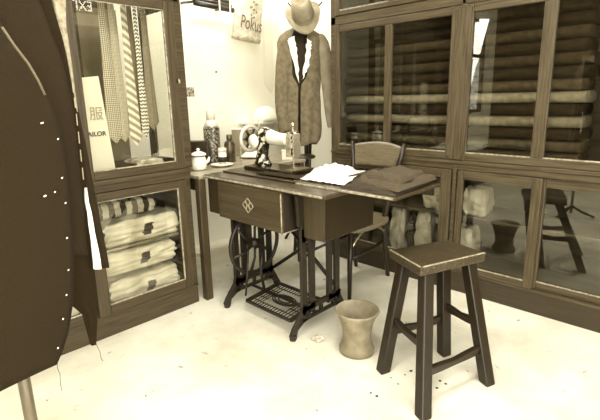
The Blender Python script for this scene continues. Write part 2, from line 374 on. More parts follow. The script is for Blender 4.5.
# lower part of the right cabinet: white paper packages and dark cloth lengths standing on the base
def package(x, y, z, w, d, h, rz, label, lean=0, mark=False, group=None, mat='paper', seed=0, cat='package', name='paper_package'):
    """soft paper-wrapped parcel: box with swollen, creased sides"""
    rot = Matrix.Rotation(rz, 3, 'Z') @ Matrix.Rotation(lean, 3, 'Y'); o = Vector((x, y, z)); n = 44 if mark else 16; mb = MB()
    def pt(a, b, c):
        p = Vector((a, b, c)); k = .86 + .14 * (1 - max(abs(a), abs(b)) ** 6)
        q = Vector((a * w / 2, b * d / 2, (c * .5 * (1 if abs(a) < .999 and abs(b) < .999 else .8) + .5) * h))
        q += Vector((a, b, .0)) * -.01 * abs(c) + Vector((noise.noise(p * 2.1 + Vector((seed, 0, 0))), noise.noise(p * 2.1 + Vector((0, seed, 9))), max(0, c) * noise.noise(p * 2.6 + Vector((seed, 5, 0))))) * min(.022, h * .22) * (.75 if mark else .6)
        q.z = max(q.z, 0) if lean == 0 else q.z
        return o + rot @ q
    for ax in range(3):
        for sg in (-1, 1):
            def fn(u, v, ax=ax, sg=sg):
                c = [0, 0, 0]; c[ax] = sg; c[(ax + 1) % 3] = u * 2 - 1; c[(ax + 2) % 3] = v * 2 - 1; return pt(*c)
            mb.grid(n, n, fn)
    ob = mb.build(name, mat, smooth=True, loc=(x, y, z))
    bm = bmesh.new(); bm.from_mesh(ob.data); bmesh.ops.remove_doubles(bm, verts=bm.verts, dist=.0004); bmesh.ops.recalc_face_normals(bm, faces=bm.faces); bm.to_mesh(ob.data); bm.free()
    tag(ob, label, cat, group)
    if mark:
        ob.data.materials.append(M['printed']); inv = rot.inverted(); mx_, mz_ = w * .06, h * .5
        for p in ob.data.polygons:
            c = inv @ p.center
            if c.y < -d * .3:
                a_, b_ = (c.x - mx_) / mark, (c.z - mz_) / mark
                if abs(b_) < 1 and -1 + (b_ + 1) * .25 < a_ < 1.1 - (1 - b_) * .3: p.material_index = 1
    return ob
g = 'white paper parcels in the right cabinet'
for (y, h, lab, z0) in ((1.60, .31, 'white paper parcel standing low behind the chair leg', .122), (1.40, .31, 'white paper parcel standing just left of the stool seat', .122), (1.12, .26, 'white paper parcel behind the stool, below the shelf', .122)):
    package(2.68, y, z0, .14, .12, h, 0, lab + ' in the right cabinet', group=g, seed=y * 7)
for (y, h, lab) in ((1.06, .17, 'white crumpled parcel on the inner shelf just above the stool'), (1.33, .16, 'white crumpled parcel on the inner shelf by the folded trousers'),):
    package(2.66, y, .473, .15, .14, h, 0, lab, group=g, seed=y * 9)
for (y, lab) in ((1.50, 'dark folded cloth between two white parcels in the right cabinet'), (1.27, 'dark folded cloth standing behind the stool in the right cabinet')):
    package(2.68, y, .122, .14, .05, .3, 0, lab, mat='blackcloth', seed=3, cat='cloth', name='folded_cloth', group='dark folded cloths in the right cabinet')

# ---------------------------------------------------------------- left cabinet (plane y = 2.193)
YC = 2.193; X0, X1 = .10, 1.375; YD = 2.60
t = thing('display_cabinet', 'dark walnut glazed cabinet with neckties, standing at left', 'cabinet', ((X0 + X1) / 2, YC, 0))
q = MB(); q.box(X0, X1 - .03, YC + .03, YD, 0, .10).box(X0, X0 + .025, YC + .03, YD, .10, 2.2).box(X0 + .025, X1 - .03, YC + .03, YD, .80, .83)
q.box(X0, X1, YC + .03, YD, 2.17, 2.2).box(X0 + .025, X1 - .03, YD - .012, YD, .1, .80).box(X0 + .025, X1 - .2, YD - .012, YD, .83, 2.17)
q.box(.755, .775, YC + .04, YD - .012, .10, .80).box(X1 - .05, X1 - .03, YC + .03, YD, .10, .80)
q.build('body', 'inside', t)
MB().box(.985, 1.20, YD - .016, YD - .0125, .835, 1.7).build('back_lining', plain('grey_lining', .5, .9, v2=.56, scale=8), t)
q = MB(); q.box(X0, 1.349, YC, YC + .03, 0, .108).box(X0, 1.349, YC - .008, YC + .03, .108, .122)
q.box(X0, 1.355, YC - .012, YC + .03, .802, .826).box(X0, 1.355, YC - .004, YC + .03, .765, .802)
q.box(X0, 1.36, YC - .003, YC + .03, 1.70, 1.74).box(X0, 1.36, YC - .003, YC + .03, 2.15, 2.2)
q.box(1.325, 1.372, YC - .003, YC + .03, .826, 2.2).box(1.318, 1.349, YC - .002, YC + .03, .122, .77).box(.745, .757, YC - .002, YC + .03, .122, .77)
q.box(1.335, 1.372, YD - .04, YD, .1, 2.2)
q.build('frame', 'lcabx', t, bevel=.003)
q = MB(); q.box(1.343, 1.349, YC + .03, YD - .04, .83, .87).box(1.343, 1.349, YC + .03, YD - .04, 1.68, 1.72).box(1.343, 1.349, YC + .03, YC + .05, .83, 1.72).box(1.343, 1.349, YD - .06, YD - .04, .83, 1.72).build('side_rail', 'lcaby', t)
MB().box(1.344, 1.348, YC + .03, YD - .04, .87, 1.68).build('side_pane', 'glass_soft', t)
def lsash(x0, x1, z0, z1, sw, sr, st, sb, name, gm='glass_soft'):
    a = MB(); Ya, Yb = YC - .014, YC + .014
    a.box(x0, x0 + sw, Ya, Yb, z0, z1).box(x1 - sr, x1, Ya, Yb, z0, z1)
    a.box(x0 + sw, x1 - sr, Ya + .002, Yb, z0, z0 + sb).box(x0 + sw, x1 - sr, Ya + .002, Yb, z1 - st, z1)
    o = a.build(name, 'lcabz', t, bevel=.004); o.data.materials.append(M['lcabx'])
    for p_ in list(o.data.polygons)[12:24]: p_.material_index = 1; bd = MB(); w = .005
    bd.box(x0 + sw, x1 - sr, Ya + .004, Ya + .012, z0 + sb, z0 + sb + w).box(x1 - sr - w, x1 - sr, Ya + .004, Ya + .012, z0 + sb, z1 - st).box(x0 + sw, x1 - sr, Ya + .004, Ya + .01, z1 - st - w * .6, z1 - st)
    bd.build('bead', 'edge', o); MB().box(x0 + sw, x1 - sr, Ya + .014, Ya + .018, z0 + sb, z1 - st).build('pane', gm, o)
    return o
lsash(.758, 1.322, .828, 1.698, .062, .057, .044, .043, 'upper_door'); lsash(.12, .752, .828, 1.698, .05, .05, .044, .043, 'upper_door')
lsash(.758, 1.315, .124, .763, .062, .05, .042, .05, 'lower_door'); lsash(.12, .743, .124, .763, .05, .05, .042, .05, 'lower_door')
q = MB(); q.box(.782, 1.318, YC + .05, YD - .015, .440, .447).build('glass_shelf', 'shelfglass', t)
MB().box(.782, 1.318, YC + .044, YC + .052, .438, .449).build('shelf_edge', 'steel', t)
MB().tube([(.79, 2.33, 1.69), (1.33, 2.33, 1.69)], .006).build('tie_rail', 'steel', t)
MB().lathe([(.012, 0), (.015, .006), (.011, .014)], (1.318, YC - .014, 1.30), axis='y', n=12).build('latch', 'edge', t)

# neckties
ties = [(1.0, .987, .078, 'dots', 'spotted pale necktie, leftmost behind the glass'), (1.052, .99, .07, 'check', 'finely checked pale necktie beside the spotted one'),
        (1.11, .965, .062, 'stripe', 'necktie with bold diagonal light stripes'), (1.15, 1.03, .06, 'plain', 'plain grey-brown necktie tucked behind the zigzag one'),
        (1.172, 1.0, .04, 'chev', 'narrow necktie with a zigzag pattern'), (1.222, 1.04, .068, 'fine', 'grey necktie furthest right behind the glass')]
TM = {'dots': wavemat('tie_dots', .52, .84, scale=330, kind='dots', lo=.55, hi=.62), 'check': wavemat('tie_check', .5, .78, scale=480, kind='dots', lo=.4, hi=.6),
      'stripe': wavemat('tie_stripe', .6, .9, scale=190, rot=.95, lo=.45, hi=.55), 'plain': plain('tie_plain', .42, .8), 'chev': wavemat('tie_chevron', .36, .97, scale=330, kind='chevron', lo=.42, hi=.5), 'fine': wavemat('tie_fine', .4, .6, scale=500, kind='dots')}
for i, (x, zt, w, kd, lab) in enumerate(ties):
    yb = 2.322 - .009 * abs(i % 2) * 0 - (.010, .0, .010, -.010, .006, 0)[i]; mb = MB(); hw = w / 2; top = 1.70; tp = x + .004
    rows = [(top, .42), (1.55, .52), (1.35, .72), (1.15, .95), (zt + .045, 1.05), (zt + .022, .55), (zt, .02)]
    for sgn in (1,):
        for (za, ka), (zc, kc) in zip(rows, rows[1:]):
            A = [(tp - hw * ka, yb + .003, za), (tp, yb - .003, za), (tp + hw * ka, yb + .003, za), (tp + hw * kc, yb + .003, zc), (tp, yb - .003, zc), (tp - hw * kc, yb + .003, zc)]
            mb.add(A, [(0, 1, 4, 5), (1, 2, 3, 4)])
    mb.box(tp - hw * .4, tp + hw * .4, yb - .003, 2.345, 1.697, 1.7)
    o = mb.build('necktie', TM[kd], solid=.003, loc=(x, yb, zt)); tag(o, lab, 'necktie', 'neckties hanging in the left cabinet')
# white paper bag with lettering
t = thing('paper_bag', 'tall white paper shop bag with lettering, leaning behind the left cabinet glass', 'bag', (.91, 2.285, .83))
q = MB(); q.loft([[(.80, 2.262, .832), (.962, 2.262, .832), (.962, 2.30, .832), (.80, 2.30, .832)], [(.80, 2.27, 1.31), (.932, 2.27, 1.325), (.932, 2.29, 1.325), (.80, 2.29, 1.31)]])
q.build('bag', 'pale', t)
textmesh('lettering', 'TAILOR', .032, 'printed', t, (.934 , 2.2625, 1.036), (1, 0, 0), (0, .01, 1), align='RIGHT', bold=.0006)
textmesh('lettering', '服', .07, plain('grey_print', .62, .7), t, (.862, 2.2625, 1.12), (1, 0, 0), (0, .01, 1))
# things lying on the upper floor of the left cabinet
tag(package(1.17, 2.37, .831, .16, .16, .055, .2, 'x', mat=plain('plastic_bag', .5, .3, v2=.8, scale=20), seed=4), 'clear plastic packet lying under the neckties in the left cabinet', 'packet').name = 'plastic_packet'
tag(package(1.02, 2.40, .831, .24, .2, .04, 0, 'x', mat='blackcloth', seed=8), 'black folded cloth lying under the neckties', 'cloth').name = 'folded_cloth'
o = MB().obox((1.05, 2.255, .8335), (.1, 0, 0), (0, .035, 0), (0, 0, .0015)).build('paper_sheet', 'pale'); tag(o, 'white sheet of paper lying flat inside the left cabinet door', 'paper')
# white parcels in the lower half
g = 'white parcels in the lower left cabinet'
package(1.075, 2.40, .4475, .44, .29, .125, 0, 'white parcel with a dark mark lying on the glass shelf', mark=.032, group=g, seed=1)
package(1.04, 2.40, .29, .44, .29, .12, 0, 'white parcel with a dark corner mark just under the glass shelf', mark=.03, group=g, seed=2)
package(1.06, 2.40, .101, .42, .29, .15, 0, 'lowest white parcel on the floor of the left cabinet', mark=.028, group=g, seed=3)
o = package(1.03, 2.44, .58, .36, .2, .085, 0, 'added striped roll on the top white parcel, painting a reflection as stripes', mat=wavemat('stripe_reflection', .2, .75, scale=95, rot=0), seed=6, cat='cloth', name='stripe_reflection')  # added roll; reflected dark and pale stripes are put into its colour
o = package(.56, 2.38, .101, .26, .24, .1, 0, 'white parcel in the left bay, showing beside the dark garment', mark=.03, group=g, seed=9)

# ---------------------------------------------------------------- treadle sewing machine table
t = thing('sewing_machine_table', 'dark wooden treadle sewing machine table on a cast iron base', 'sewing table', (1.62, 1.68, 0))
TZ = .782
MB().box(1.41, 1.93, 1.223, 2.152, TZ - .020, TZ + .002).build('tabletop', 'tabtop', t, bevel=.008)
MB().box(1.525, 1.925, 1.53, 2.118, TZ + .002, TZ + .012).build('raised_panel', 'tabtop', t, bevel=.004)
MB().box(1.525, 1.925, .945, 1.522, TZ - .003, TZ + .013).build('folding_leaf', 'tabtop', t, bevel=.005)
MB().box(1.4085, 1.4145, 1.24, 2.14, TZ - .0145, TZ - .0035).build('worn_front_edge', 'edge', t, bevel=.002)
MB().box(1.5225, 1.5285, .955, 1.515, TZ, TZ + .010).build('worn_leaf_edge', 'edge', t, bevel=.002)
for (y, x) in ((1.526, 1.56), (1.526, 1.88)): MB().box(x - .022, x + .022, y - .016, y + .016, TZ + .012, TZ + .0155).build('hinge', 'steel', t)
MB().box(1.865, 1.885, .96, 1.222, TZ - .04, TZ - .003).build('leaf_support', 'taby', t)
# machine well behind the front apron
w = MB().box(1.41, 1.425, 1.502, 2.012, .556, TZ - .020)
apron = w.build('apron_panel', wood('apron_veneer', .2, .34, 'y', .35, 60, scuff=.3, scuffv=.6), t, bevel=.003)
MB().box(1.4085, 1.4125, 1.502, 1.507, .56, TZ - .03).build('apron_edge', 'edge', t)
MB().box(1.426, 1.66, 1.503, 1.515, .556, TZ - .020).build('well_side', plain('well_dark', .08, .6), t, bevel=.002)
MB().box(1.426, 1.66, 2.0, 2.011, .556, TZ - .020).build('well_side', 'tabx', t, bevel=.002)
MB().box(1.41, 1.60, 1.502, 1.510, .551, .5555).build('well_lower_edge', 'edge', t)
# lozenge emblem on the apron
e = MB(); ex = 1.409; cy, cz = 1.79, .665
cy, cz = (lambda p: (p.y, p.z))(atx(248, 205.5, 1.41))
def el(a, c, r=.0013): e.bar((ex, cy - a[0], cz + a[1]), (ex, cy - c[0], cz + c[1]), .003, r * 2, up=(0, 0, 1)) if abs(a[0] - c[0]) > 1e-5 else e.bar((ex, cy - a[0], cz + a[1]), (ex, cy - c[0], cz + c[1]), .003, .003, up=(1, 0, 0))
s = .021
for (dx, dz) in ((0, s * .95), (0, -s * .95), (s * 1.1, 0), (-s * 1.1, 0)):
    k = s * .92; pts = [(dx - k, dz), (dx, dz + k), (dx + k, dz), (dx, dz - k)]
    for i in range(4): el(pts[i], pts[(i + 1) % 4])
for p, q2 in (((-.5, -.9), (-.5, .5)), ((-.5, .5), (0, -.2)), ((0, -.2), (.5, .5)), ((.5, .5), (.5, -.9))): el((p[0] * s, p[1] * s), (q2[0] * s, q2[1] * s))
e.build('emblem', plain('gilt', .68, .5), apron)
# drawer boxes
for (x0, x1, y0, y1, lb) in ((1.505, 1.90, 1.308, 1.452, 0), (1.48, 1.88, 2.075, 2.203, 0)):
    d = MB().box(x0, x1, y0, y1, .53 if y0 < 1.5 else .54, (TZ - .021 if y0 < 1.5 else TZ - .033)).build('drawer_box', 'tabz', t, bevel=.004)
    MB().box(x0 - .004, x0, y0, y1, .53 if y0 < 1.5 else .54, (TZ - .021 if y0 < 1.5 else TZ - .033)).build('end_panel', wood('drawer_end', .22, .32, 'z', .4, 80), t, bevel=.001)
    MB().box(x1, x1 + .012, y0 + .012, y1 - .012, .55, TZ - .05).build('drawer_front', 'tabz', t, bevel=.003)
    MB().lathe([(.006, 0), (.006, .012), (.011, .018), (.008, .024)], (x1 + .012, (y0 + y1) / 2, .65), axis='x', n=12).build('knob', 'steel', t)
# cast iron side frames
def side_frame(y):
    fr = MB(); th = .018; U, W_, D = (1, 0, 0), (0, 0, 1), (0, th, 0); o = (0, y - th / 2, 0)
    for xs, mir in ((1.53, 1), (1.73, -1)):
        for (a, b_) in ((-.05, -.011), (.011, .05)):                 # two bars each with a long slot between
            fr.prism([(xs + a, .14), (xs + b_, .14), (xs + b_, .575), (xs + a, .575)], o, U, W_, D)
        fr.prism([(xs - .048, .11), (xs + .048, .11), (xs + .048, .165), (xs - .048, .165)], o, U, W_, D)
        fr.prism([(xs - .048, .50), (xs + .048, .50), (xs + .048, .60), (xs - .048, .60)], o, U, W_, D)
    fr.box(1.46, 1.80, y - .02, y + .02, TZ - .045, TZ - .020)
    for xs in (1.50, 1.76): fr.prism([(xs - .035, .59), (xs + .035, .59), (xs + .045, TZ - .04), (xs - .045, TZ - .04)], o, U, W_, D)
    fr.prism([(1.475, .125), (1.785, .125), (1.785, .155), (1.475, .155)], o, U, W_, D)
    fr.prism([(1.475, .075), (1.785, .075), (1.785, .093), (1.475, .093)], o, U, W_, D)
    for xs in (1.53, 1.63, 1.73): fr.prism([(xs - .01, .09), (xs + .01, .09), (xs + .01, .13), (xs - .01, .13)], o, U, W_, D)
    for s_, xf, xa in ((1, 1.405, 1.49), (-1, 1.83, 1.77)):
        fr.prism([(xa, .19), (xa + s_ * .03, .075), (xa, .07), (xf + s_ * .04, .045), (xf + s_ * .028, 0), (xf - s_ * .006, 0), (xf - s_ * .012, .03), (xf + s_ * .005, .06), (xa - s_ * .02, .13)][::s_], o, U, W_, D)
        fr.tube([(xf + s_ * .01, y, 0), (xf + s_ * .01, y, .03)], .016, 12)
    return fr.build('side_frame', 'iron', t, bevel=.003)
side_frame(1.45); side_frame(2.0)
# back cross brace between the two frames
q = MB(); q.tube([(1.79, 1.45, .14), (1.80, 1.725, .34), (1.79, 2.0, .55)], .011, 8).tube([(1.79, 2.0, .14), (1.80, 1.725, .34), (1.79, 1.45, .55)], .011, 8).torus((1.80, 1.725, .34), .055, .009, axis='x', n=24, m=8)
q.build('cross_brace', 'iron', t, smooth=True)
MB().tube([(1.60, 1.45, .085), (1.60, 2.0, .085)], .009, 8).build('pedal_axle', 'iron', t, smooth=True)
# treadle plate with an open lattice
pd = MB(); a0, a1, b0, b1 = 1.455, 1.71, 1.505, 1.865
def pz(x): return .085 + (1.585 - x) * -.10
def pbar(p, q2, w_=.008, h_=.008): pd.bar((p[0], p[1], pz(p[0])), (q2[0], q2[1], pz(q2[0])), w_, h_)
for p, q2 in (((a0, b0), (a0, b1)), ((a1, b0), (a1, b1)), ((a0, b0), (a1, b0)), ((a0, b1), (a1, b1))): pbar(p, q2, .014, .014)
for i in range(1, 17):
    y = b0 + (b1 - b0) * i / 17
    if abs(y - 1.685) > .075: pbar((a0, y), (a1, y), .0045, .004)
    else: pbar((a0, y), (a0 + .05, y), .0045, .004); pbar((a1 - .05, y), (a1, y), .0045, .004)
for i in range(1, 6):
    x = a0 + (a1 - a0) * i / 6; (pbar((x, b0), (x, b1), .0045, .004) if i in (1, 5) else (pbar((x, b0), (x, 1.60), .0045, .004), pbar((x, 1.77), (x, b1), .0045, .004)))
n = 32
for R1, R2 in ((.045, .085), (.034, .07), (.02, .045)):
    for i in range(n):
        a, c = 2 * PI * i / n, 2 * PI * (i + 1) / n; pbar((1.583 + R1 * math.cos(a), 1.685 + R2 * math.sin(a)), (1.583 + R1 * math.cos(c), 1.685 + R2 * math.sin(c)), .006, .006)
pd.build('treadle', 'iron', t)
# flywheel
wy = 1.93; wc = Vector((1.59, wy, .372)); fw = MB(); fw.torus(wc, .178, .0115, 'y', 56, 10)
for i in range(6):
    a = 2 * PI * i / 6 + .3; mid = wc + Vector((math.cos(a + .18) * .09, 0, math.sin(a + .18) * .09)); fw.tube([wc, mid, wc + Vector((math.cos(a) * .172, 0, math.sin(a) * .172))], .008, 8)
fw.lathe([(.03, -.02), (.03, .02)], wc, axis='y', n=16); fw.build('flywheel', 'iron', t, smooth=True)
MB().tube([wc + Vector((0, .02, 0)), Vector((1.59, 2.0, .372))], .012, 8).build('axle', 'iron', t)
MB().tube([(1.625, 1.905, .34), (1.60, 1.90, .2), (1.60, 1.875, .095)], .009, 8).build('pitman_rod', 'iron', t, smooth=True)
MB().tube([(1.455, 1.87, .10), (1.50, 1.905, .2), (1.53, 1.91, .42)], .006, 8).build('guide_rod', 'iron', t, smooth=True)

# ---------------------------------------------------------------- sewing machine head
mz = TZ + .012
t = thing('sewing_machine', 'black sewing machine head with spoked handwheel on the treadle table', 'sewing machine', (1.70, 1.90, mz))
MB().box(1.62, 1.80, 1.68, 2.08, mz + .0005, mz + .022).build('bed', 'black', t, bevel=.006)
MB().box(1.64, 1.78, 1.70, 1.76, mz + .022, mz + .024).build('slide_plate', 'steel', t)
def ell(cx, cy, z, a, b_, n=20): return [(cx + a * math.cos(2 * PI * i / n), cy + b_ * math.sin(2 * PI * i / n), z) for i in range(n)]
q = MB().loft([ell(1.71, 2.01, mz + .02, .055, .06), ell(1.71, 2.01, mz + .05, .04, .045), ell(1.71, 2.005, mz + .10, .033, .038), ell(1.71, 2.0, mz + .16, .036, .045), ell(1.71, 1.99, mz + .20, .04, .06), ell(1.71, 1.985, mz + .235, .03, .045), ell(1.71, 1.985, mz + .245, .012, .02)])
q.build('pillar', plain('decorated_enamel', .03, .2, v2=.8, scale=38, lo=.53, hi=.57), t, smooth=True)
def ringy(y, r, cz_, sx_=1): return [(1.71 + r * sx_ * math.cos(2 * PI * i / 20), y, cz_ + r * math.sin(2 * PI * i / 20)) for i in range(20)]
MB().loft([ringy(1.945, .03, mz + .19), ringy(1.93, .043, mz + .19), ringy(1.91, .042, mz + .185), ringy(1.86, .036, mz + .18), ringy(1.80, .035, mz + .18), ringy(1.775, .04, mz + .18)]).build('arm', 'enamel', t, smooth=True)
q = MB().loft([[(1.71 + a, y, z) for a, y in ((-.03, 1.73), (.03, 1.73), (.032, 1.775), (-.032, 1.775))] for z in (mz + .09, mz + .13, mz + .20, mz + .225)])
q.build('head', plain('decorated_head', .05, .2, v2=.8, scale=50, lo=.48, hi=.56), t, bevel=.01)
fp = MB().box(1.68, 1.74, 1.722, 1.7295, mz + .085, mz + .215).build('face_plate', 'steel', t, bevel=.003)
fp2 = MB().box(1.672, 1.678, 1.735, 1.772, mz + .09, mz + .215).build('side_plate', 'edge', t, bevel=.003)
q = MB().tube([(1.71, 1.75, mz + .20), (1.71, 1.75, mz + .26)], .006, 8).lathe([(.012, .255), (.014, .265), (.004, .275)], (1.71, 1.75, mz), n=12)
q.build('pressure_screw', 'steel', t, smooth=True)
MB().tube([(1.70, 1.74, mz + .09), (1.70, 1.74, mz + .03)], .005, 8).build('presser_bar', 'steel', t)
MB().tube([(1.715, 1.752, mz + .09), (1.715, 1.752, mz + .026)], .003, 8).build('needle_bar', 'steel', t)
MB().box(1.69, 1.715, 1.73, 1.75, mz + .0245, mz + .031).build('presser_foot', 'steel', t)
hw = MB(); hc = Vector((1.71, 2.115, mz + .172)); hw.torus(hc, .072, .0115, 'y', 40, 10)
hws = MB()
for i in range(6): a = 2 * PI * i / 6; hws.tube([hc, hc + Vector((math.cos(a) * .07, 0, math.sin(a) * .07))], .008, 8)
hws.lathe([(.026, -.02), (.026, .02)], hc, axis='y', n=14).build('spokes', 'black', t, smooth=True)
hwo = hw.build('handwheel', plain('nickel', .85, .25, metal=.3), t, smooth=True)
MB().tube([hc, (1.71, 2.0, mz + .185)], .014, 10).build('wheel_shaft', 'black', t, smooth=True)
MB().lathe([(.0, -.001), (.038, 0), (.041, .008), (.035, .016), (.0, .017)], (1.648, 2.02, mz + .165), axis='x', n=24).build('side_cover', 'enamel', t, smooth=True)
MB().tube([(1.71, 2.03, mz + .235), (1.71, 2.03, mz + .285)], .003, 8).build('spool_pin', 'steel', t)
MB().tube([(1.635, 2.115, mz + .17), (1.63, 2.115, mz + .02)], .003, 6).tube([(1.785, 2.115, mz + .17), (1.77, 2.115, mz + .02)], .003, 6).build('belt', 'edge', t)

for o in [t] : o.location.y -= .03; o.location.x += .01
# ---------------------------------------------------------------- cloth on the table
def heap(name, mat, corners, z, h, seed, label, cat, fold=6, n=46, edge=.25, solid=.004):
    A, B, C_, D = [Vector(c) for c in corners]
    def fn(u, v):
        p = (A * (1 - u) + B * u) * (1 - v) + (D * (1 - u) + C_ * u) * v
        e_ = min(1, min(u, 1 - u, v, 1 - v) / edge); s_ = e_ * e_ * (3 - 2 * e_)
        w_ = noise.noise(Vector((u * fold, v * fold * .7, seed))); w2 = noise.noise(Vector((u * fold * 2.4, v * fold * 2, seed + 4)))
        p = p + Vector((noise.noise(Vector((v * 5, seed, 1))) * .02 * (1 - s_), noise.noise(Vector((u * 5, seed, 3))) * .02 * (1 - s_), 0))
        return Vector((p.x, p.y, z + .003 + s_ * (h * (.65 + .5 * w_) + h * .25 * abs(w2)) + .004 * (1 + w2)))
    o = MB().grid(n, n, fn).build(name, mat, smooth=True, solid=solid); return tag(o, label, cat)
heap('white_cloth', 'white', [(1.57, 1.255, 0), (1.56, 1.52, 0), (1.88, 1.66, 0), (1.95, 1.36, 0)], TZ + .014, .055, 2.3, 'crumpled white cloth lying beside the needle on the machine table', 'cloth', edge=.3)
heap('black_cloth', 'blackcloth', [(1.56, 1.53, 0), (1.55, 1.84, 0), (1.615, 1.84, 0), (1.615, 1.53, 0)], TZ + .0135, .006, 7.1, 'thin black cloth spread under the white cloth and the needle', 'cloth', edge=.1)
# folded trousers: five stacked layers
t = thing('folded_trousers', 'folded dark pinstriped trousers lying on the table leaf', 'trousers', (1.71, 1.13, TZ + .013))
def layer(z, pts, seed, th):
    A, B, C_, D = [Vector(p + (0,)) for p in pts]
    def fn(u, v):
        p = (A * (1 - u) + B * u) * (1 - v) + (D * (1 - u) + C_ * u) * v; e_ = min(1, min(u, 1 - u, v, 1 - v) / .16); s_ = math.sqrt(1 - (1 - e_) ** 2)
        return Vector((p.x, p.y, z + th * s_ * (.9 + .5 * noise.noise(Vector((u * 3, v * 3, seed))) + .25 * noise.noise(Vector((u * 9 + v * 4, v * 3, seed + 2))))))
    m_ = MB().grid(28, 28, fn); m_.grid(28, 28, lambda u, v: Vector((lambda p: (p.x, p.y, z))((A * (1 - u) + B * u) * (1 - v) + (D * (1 - u) + C_ * u) * v)))
    return m_
z = TZ + .0145
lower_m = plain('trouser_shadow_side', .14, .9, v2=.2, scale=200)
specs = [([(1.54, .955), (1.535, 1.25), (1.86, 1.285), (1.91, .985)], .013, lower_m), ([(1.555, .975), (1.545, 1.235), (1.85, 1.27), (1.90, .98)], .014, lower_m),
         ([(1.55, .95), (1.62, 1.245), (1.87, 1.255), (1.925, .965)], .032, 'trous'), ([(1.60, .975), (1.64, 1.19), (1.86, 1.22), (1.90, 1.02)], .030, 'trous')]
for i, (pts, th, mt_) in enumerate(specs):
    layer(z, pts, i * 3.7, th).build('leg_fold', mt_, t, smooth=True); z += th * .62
z += .006
q = MB()
for i in range(4): q.bar((1.64 + .05 * i, 1.195 + .006 * i, z - .004), (1.65 + .05 * i, 1.262 + .004 * i, z - .022), .054, .007)
q.build('waistband', 'trous', t, bevel=.003)

# ---------------------------------------------------------------- bentwood chair behind the table
t = thing('dining_chair', 'dark wooden chair with a curved pale back facing the sewing table', 'chair', (2.2, 1.68, 0))
sc = Vector((2.2, 1.685)); SZ = .435
q = MB(); ring = lambda z_, k: [(sc.x + .245 * k * math.copysign(abs(math.cos(2 * PI * i / 32)) ** .75, math.cos(2 * PI * i / 32)), sc.y + .205 * k * math.copysign(abs(math.sin(2 * PI * i / 32)) ** .75, math.sin(2 * PI * i / 32)), z_) for i in range(32)]
q.loft([ring(SZ - .03, .96), ring(SZ - .022, 1), ring(SZ - .006, 1), ring(SZ, .97), ring(SZ - .003, .85), ring(SZ - .006, .2)]).build('seat', 'veneer', t, smooth=False, bevel=.003)
for (xx, yy) in ((2.01, 1.545), (2.01, 1.835)): MB().tube([(xx, yy, SZ - .025), (xx - .02, yy - (.01 if yy < 1.7 else -.01), .2), (xx - .035, yy - (.02 if yy < 1.7 else -.02), 0)], [.018, .016, .012], 12).build('leg', 'chrz', t, smooth=True)
up = []
for s_, yy in ((-1, 1.555), (1, 1.825)):
    MB().tube([(2.44, yy, 0), (2.39, yy - s_ * 0.0, .25), (2.385, yy, SZ), (2.405, yy + s_ * (.008 if s_ > 0 else .03), .62), (2.435, yy + s_ * (.03 if s_ > 0 else .07), .80), (2.455, yy + s_ * (.045 if s_ > 0 else .093), .905)], [.014, .017, .018, .017, .016, .014], 12).build('leg', 'chrz', t, smooth=True)
def backp(u, v, off=0):
    y = 1.475 + .39 * u; bow = math.sin(u * PI); return Vector((2.425 + .032 * bow + .03 * v + off, y, .745 + v * (.135 + .025 * bow)))
m_ = MB().grid(16, 8, lambda u, v: backp(u, v)).build('backrest', 'veneer', t, smooth=True, solid=.010)
tag(m_, 'pale veneered curved backrest')
q = MB(); q.tube([(1.995, 1.545, .24), (2.2, 1.545, .25), (2.39, 1.56, .26)], .009).tube([(1.995, 1.835, .24), (2.2, 1.835, .25), (2.39, 1.82, .26)], .009).tube([(2.385, 1.56, .34), (2.385, 1.82, .34)], .009)
q.build('stretcher', 'chrx', t, smooth=True)
q = MB(); q.tube([(1.995, 1.54, .30), (2.04, 1.535, .345), (2.10, 1.535, .39), (2.20, 1.54, .405)], .008).tube([(2.385, 1.555, .30), (2.35, 1.54, .35), (2.28, 1.54, .39), (2.2, 1.54, .405)], .008)
q.build('seat_brace', 'steel', t, smooth=True)

# ---------------------------------------------------------------- wooden stool in front
SH = .52
sc_ = [atz(389.5, 249.5, SH), atz(421, 267.5, SH), atz(486, 252.5, SH), atz(447.5, 239.5, SH)]
ft = [atz(383, 371, 0), atz(423, 417, 0), atz(487, 383, 0), atz(444, 354, 0)]
cen = sum(sc_, Vector()) / 4
t = thing('wooden_stool', 'dark worn wooden stool with a square seat and splayed legs, standing in front', 'stool', (cen.x, cen.y, 0))
print('stool', sc_, ft)
q = MB(); q.loft([[Vector((p.x, p.y, SH - .042)) for p in sc_], [Vector((p.x, p.y, SH)) for p in sc_]]); seat = q.build('seat', 'stooltop', t, bevel=.006)
q = MB(); tp = [Vector((p.x, p.y, SH + .0005)) for p in sc_]
for i in (0, 1):
    a, b2 = tp[i], tp[i + 1]; q.bar(a * .98 + b2 * .02, b2 * .98 + a * .02, .007, .004)
q.build('worn_edge', 'edge', seat)
feet = []; tops = []
fc = sum(ft, Vector()) / 4
for p, f_ in zip(sc_, ft):
    tops.append(cen + (Vector((p.x, p.y, SH)) - cen) * .66 - Vector((0, 0, .043))); feet.append(Vector((f_.x, f_.y, 0)))
ax = (sc_[2] - sc_[1]).normalized(); ay = (sc_[0] - sc_[1]).normalized()
for a, b2 in zip(tops, feet):
    hw_ = .0255
    MB().loft([[b2 + ax * i * hw_ + ay * j * hw_ for i, j in ((-1, -1), (1, -1), (1, 1), (-1, 1))], [a + ax * i * (hw_ + .001) + ay * j * (hw_ + .001) for i, j in ((-1, -1), (1, -1), (1, 1), (-1, 1))]]).build('leg', 'stlz', t, bevel=.006)
def on(i, z_): a, b2 = tops[i], feet[i]; k = (z_ - b2.z) / (a.z - b2.z); return b2 + (a - b2) * k
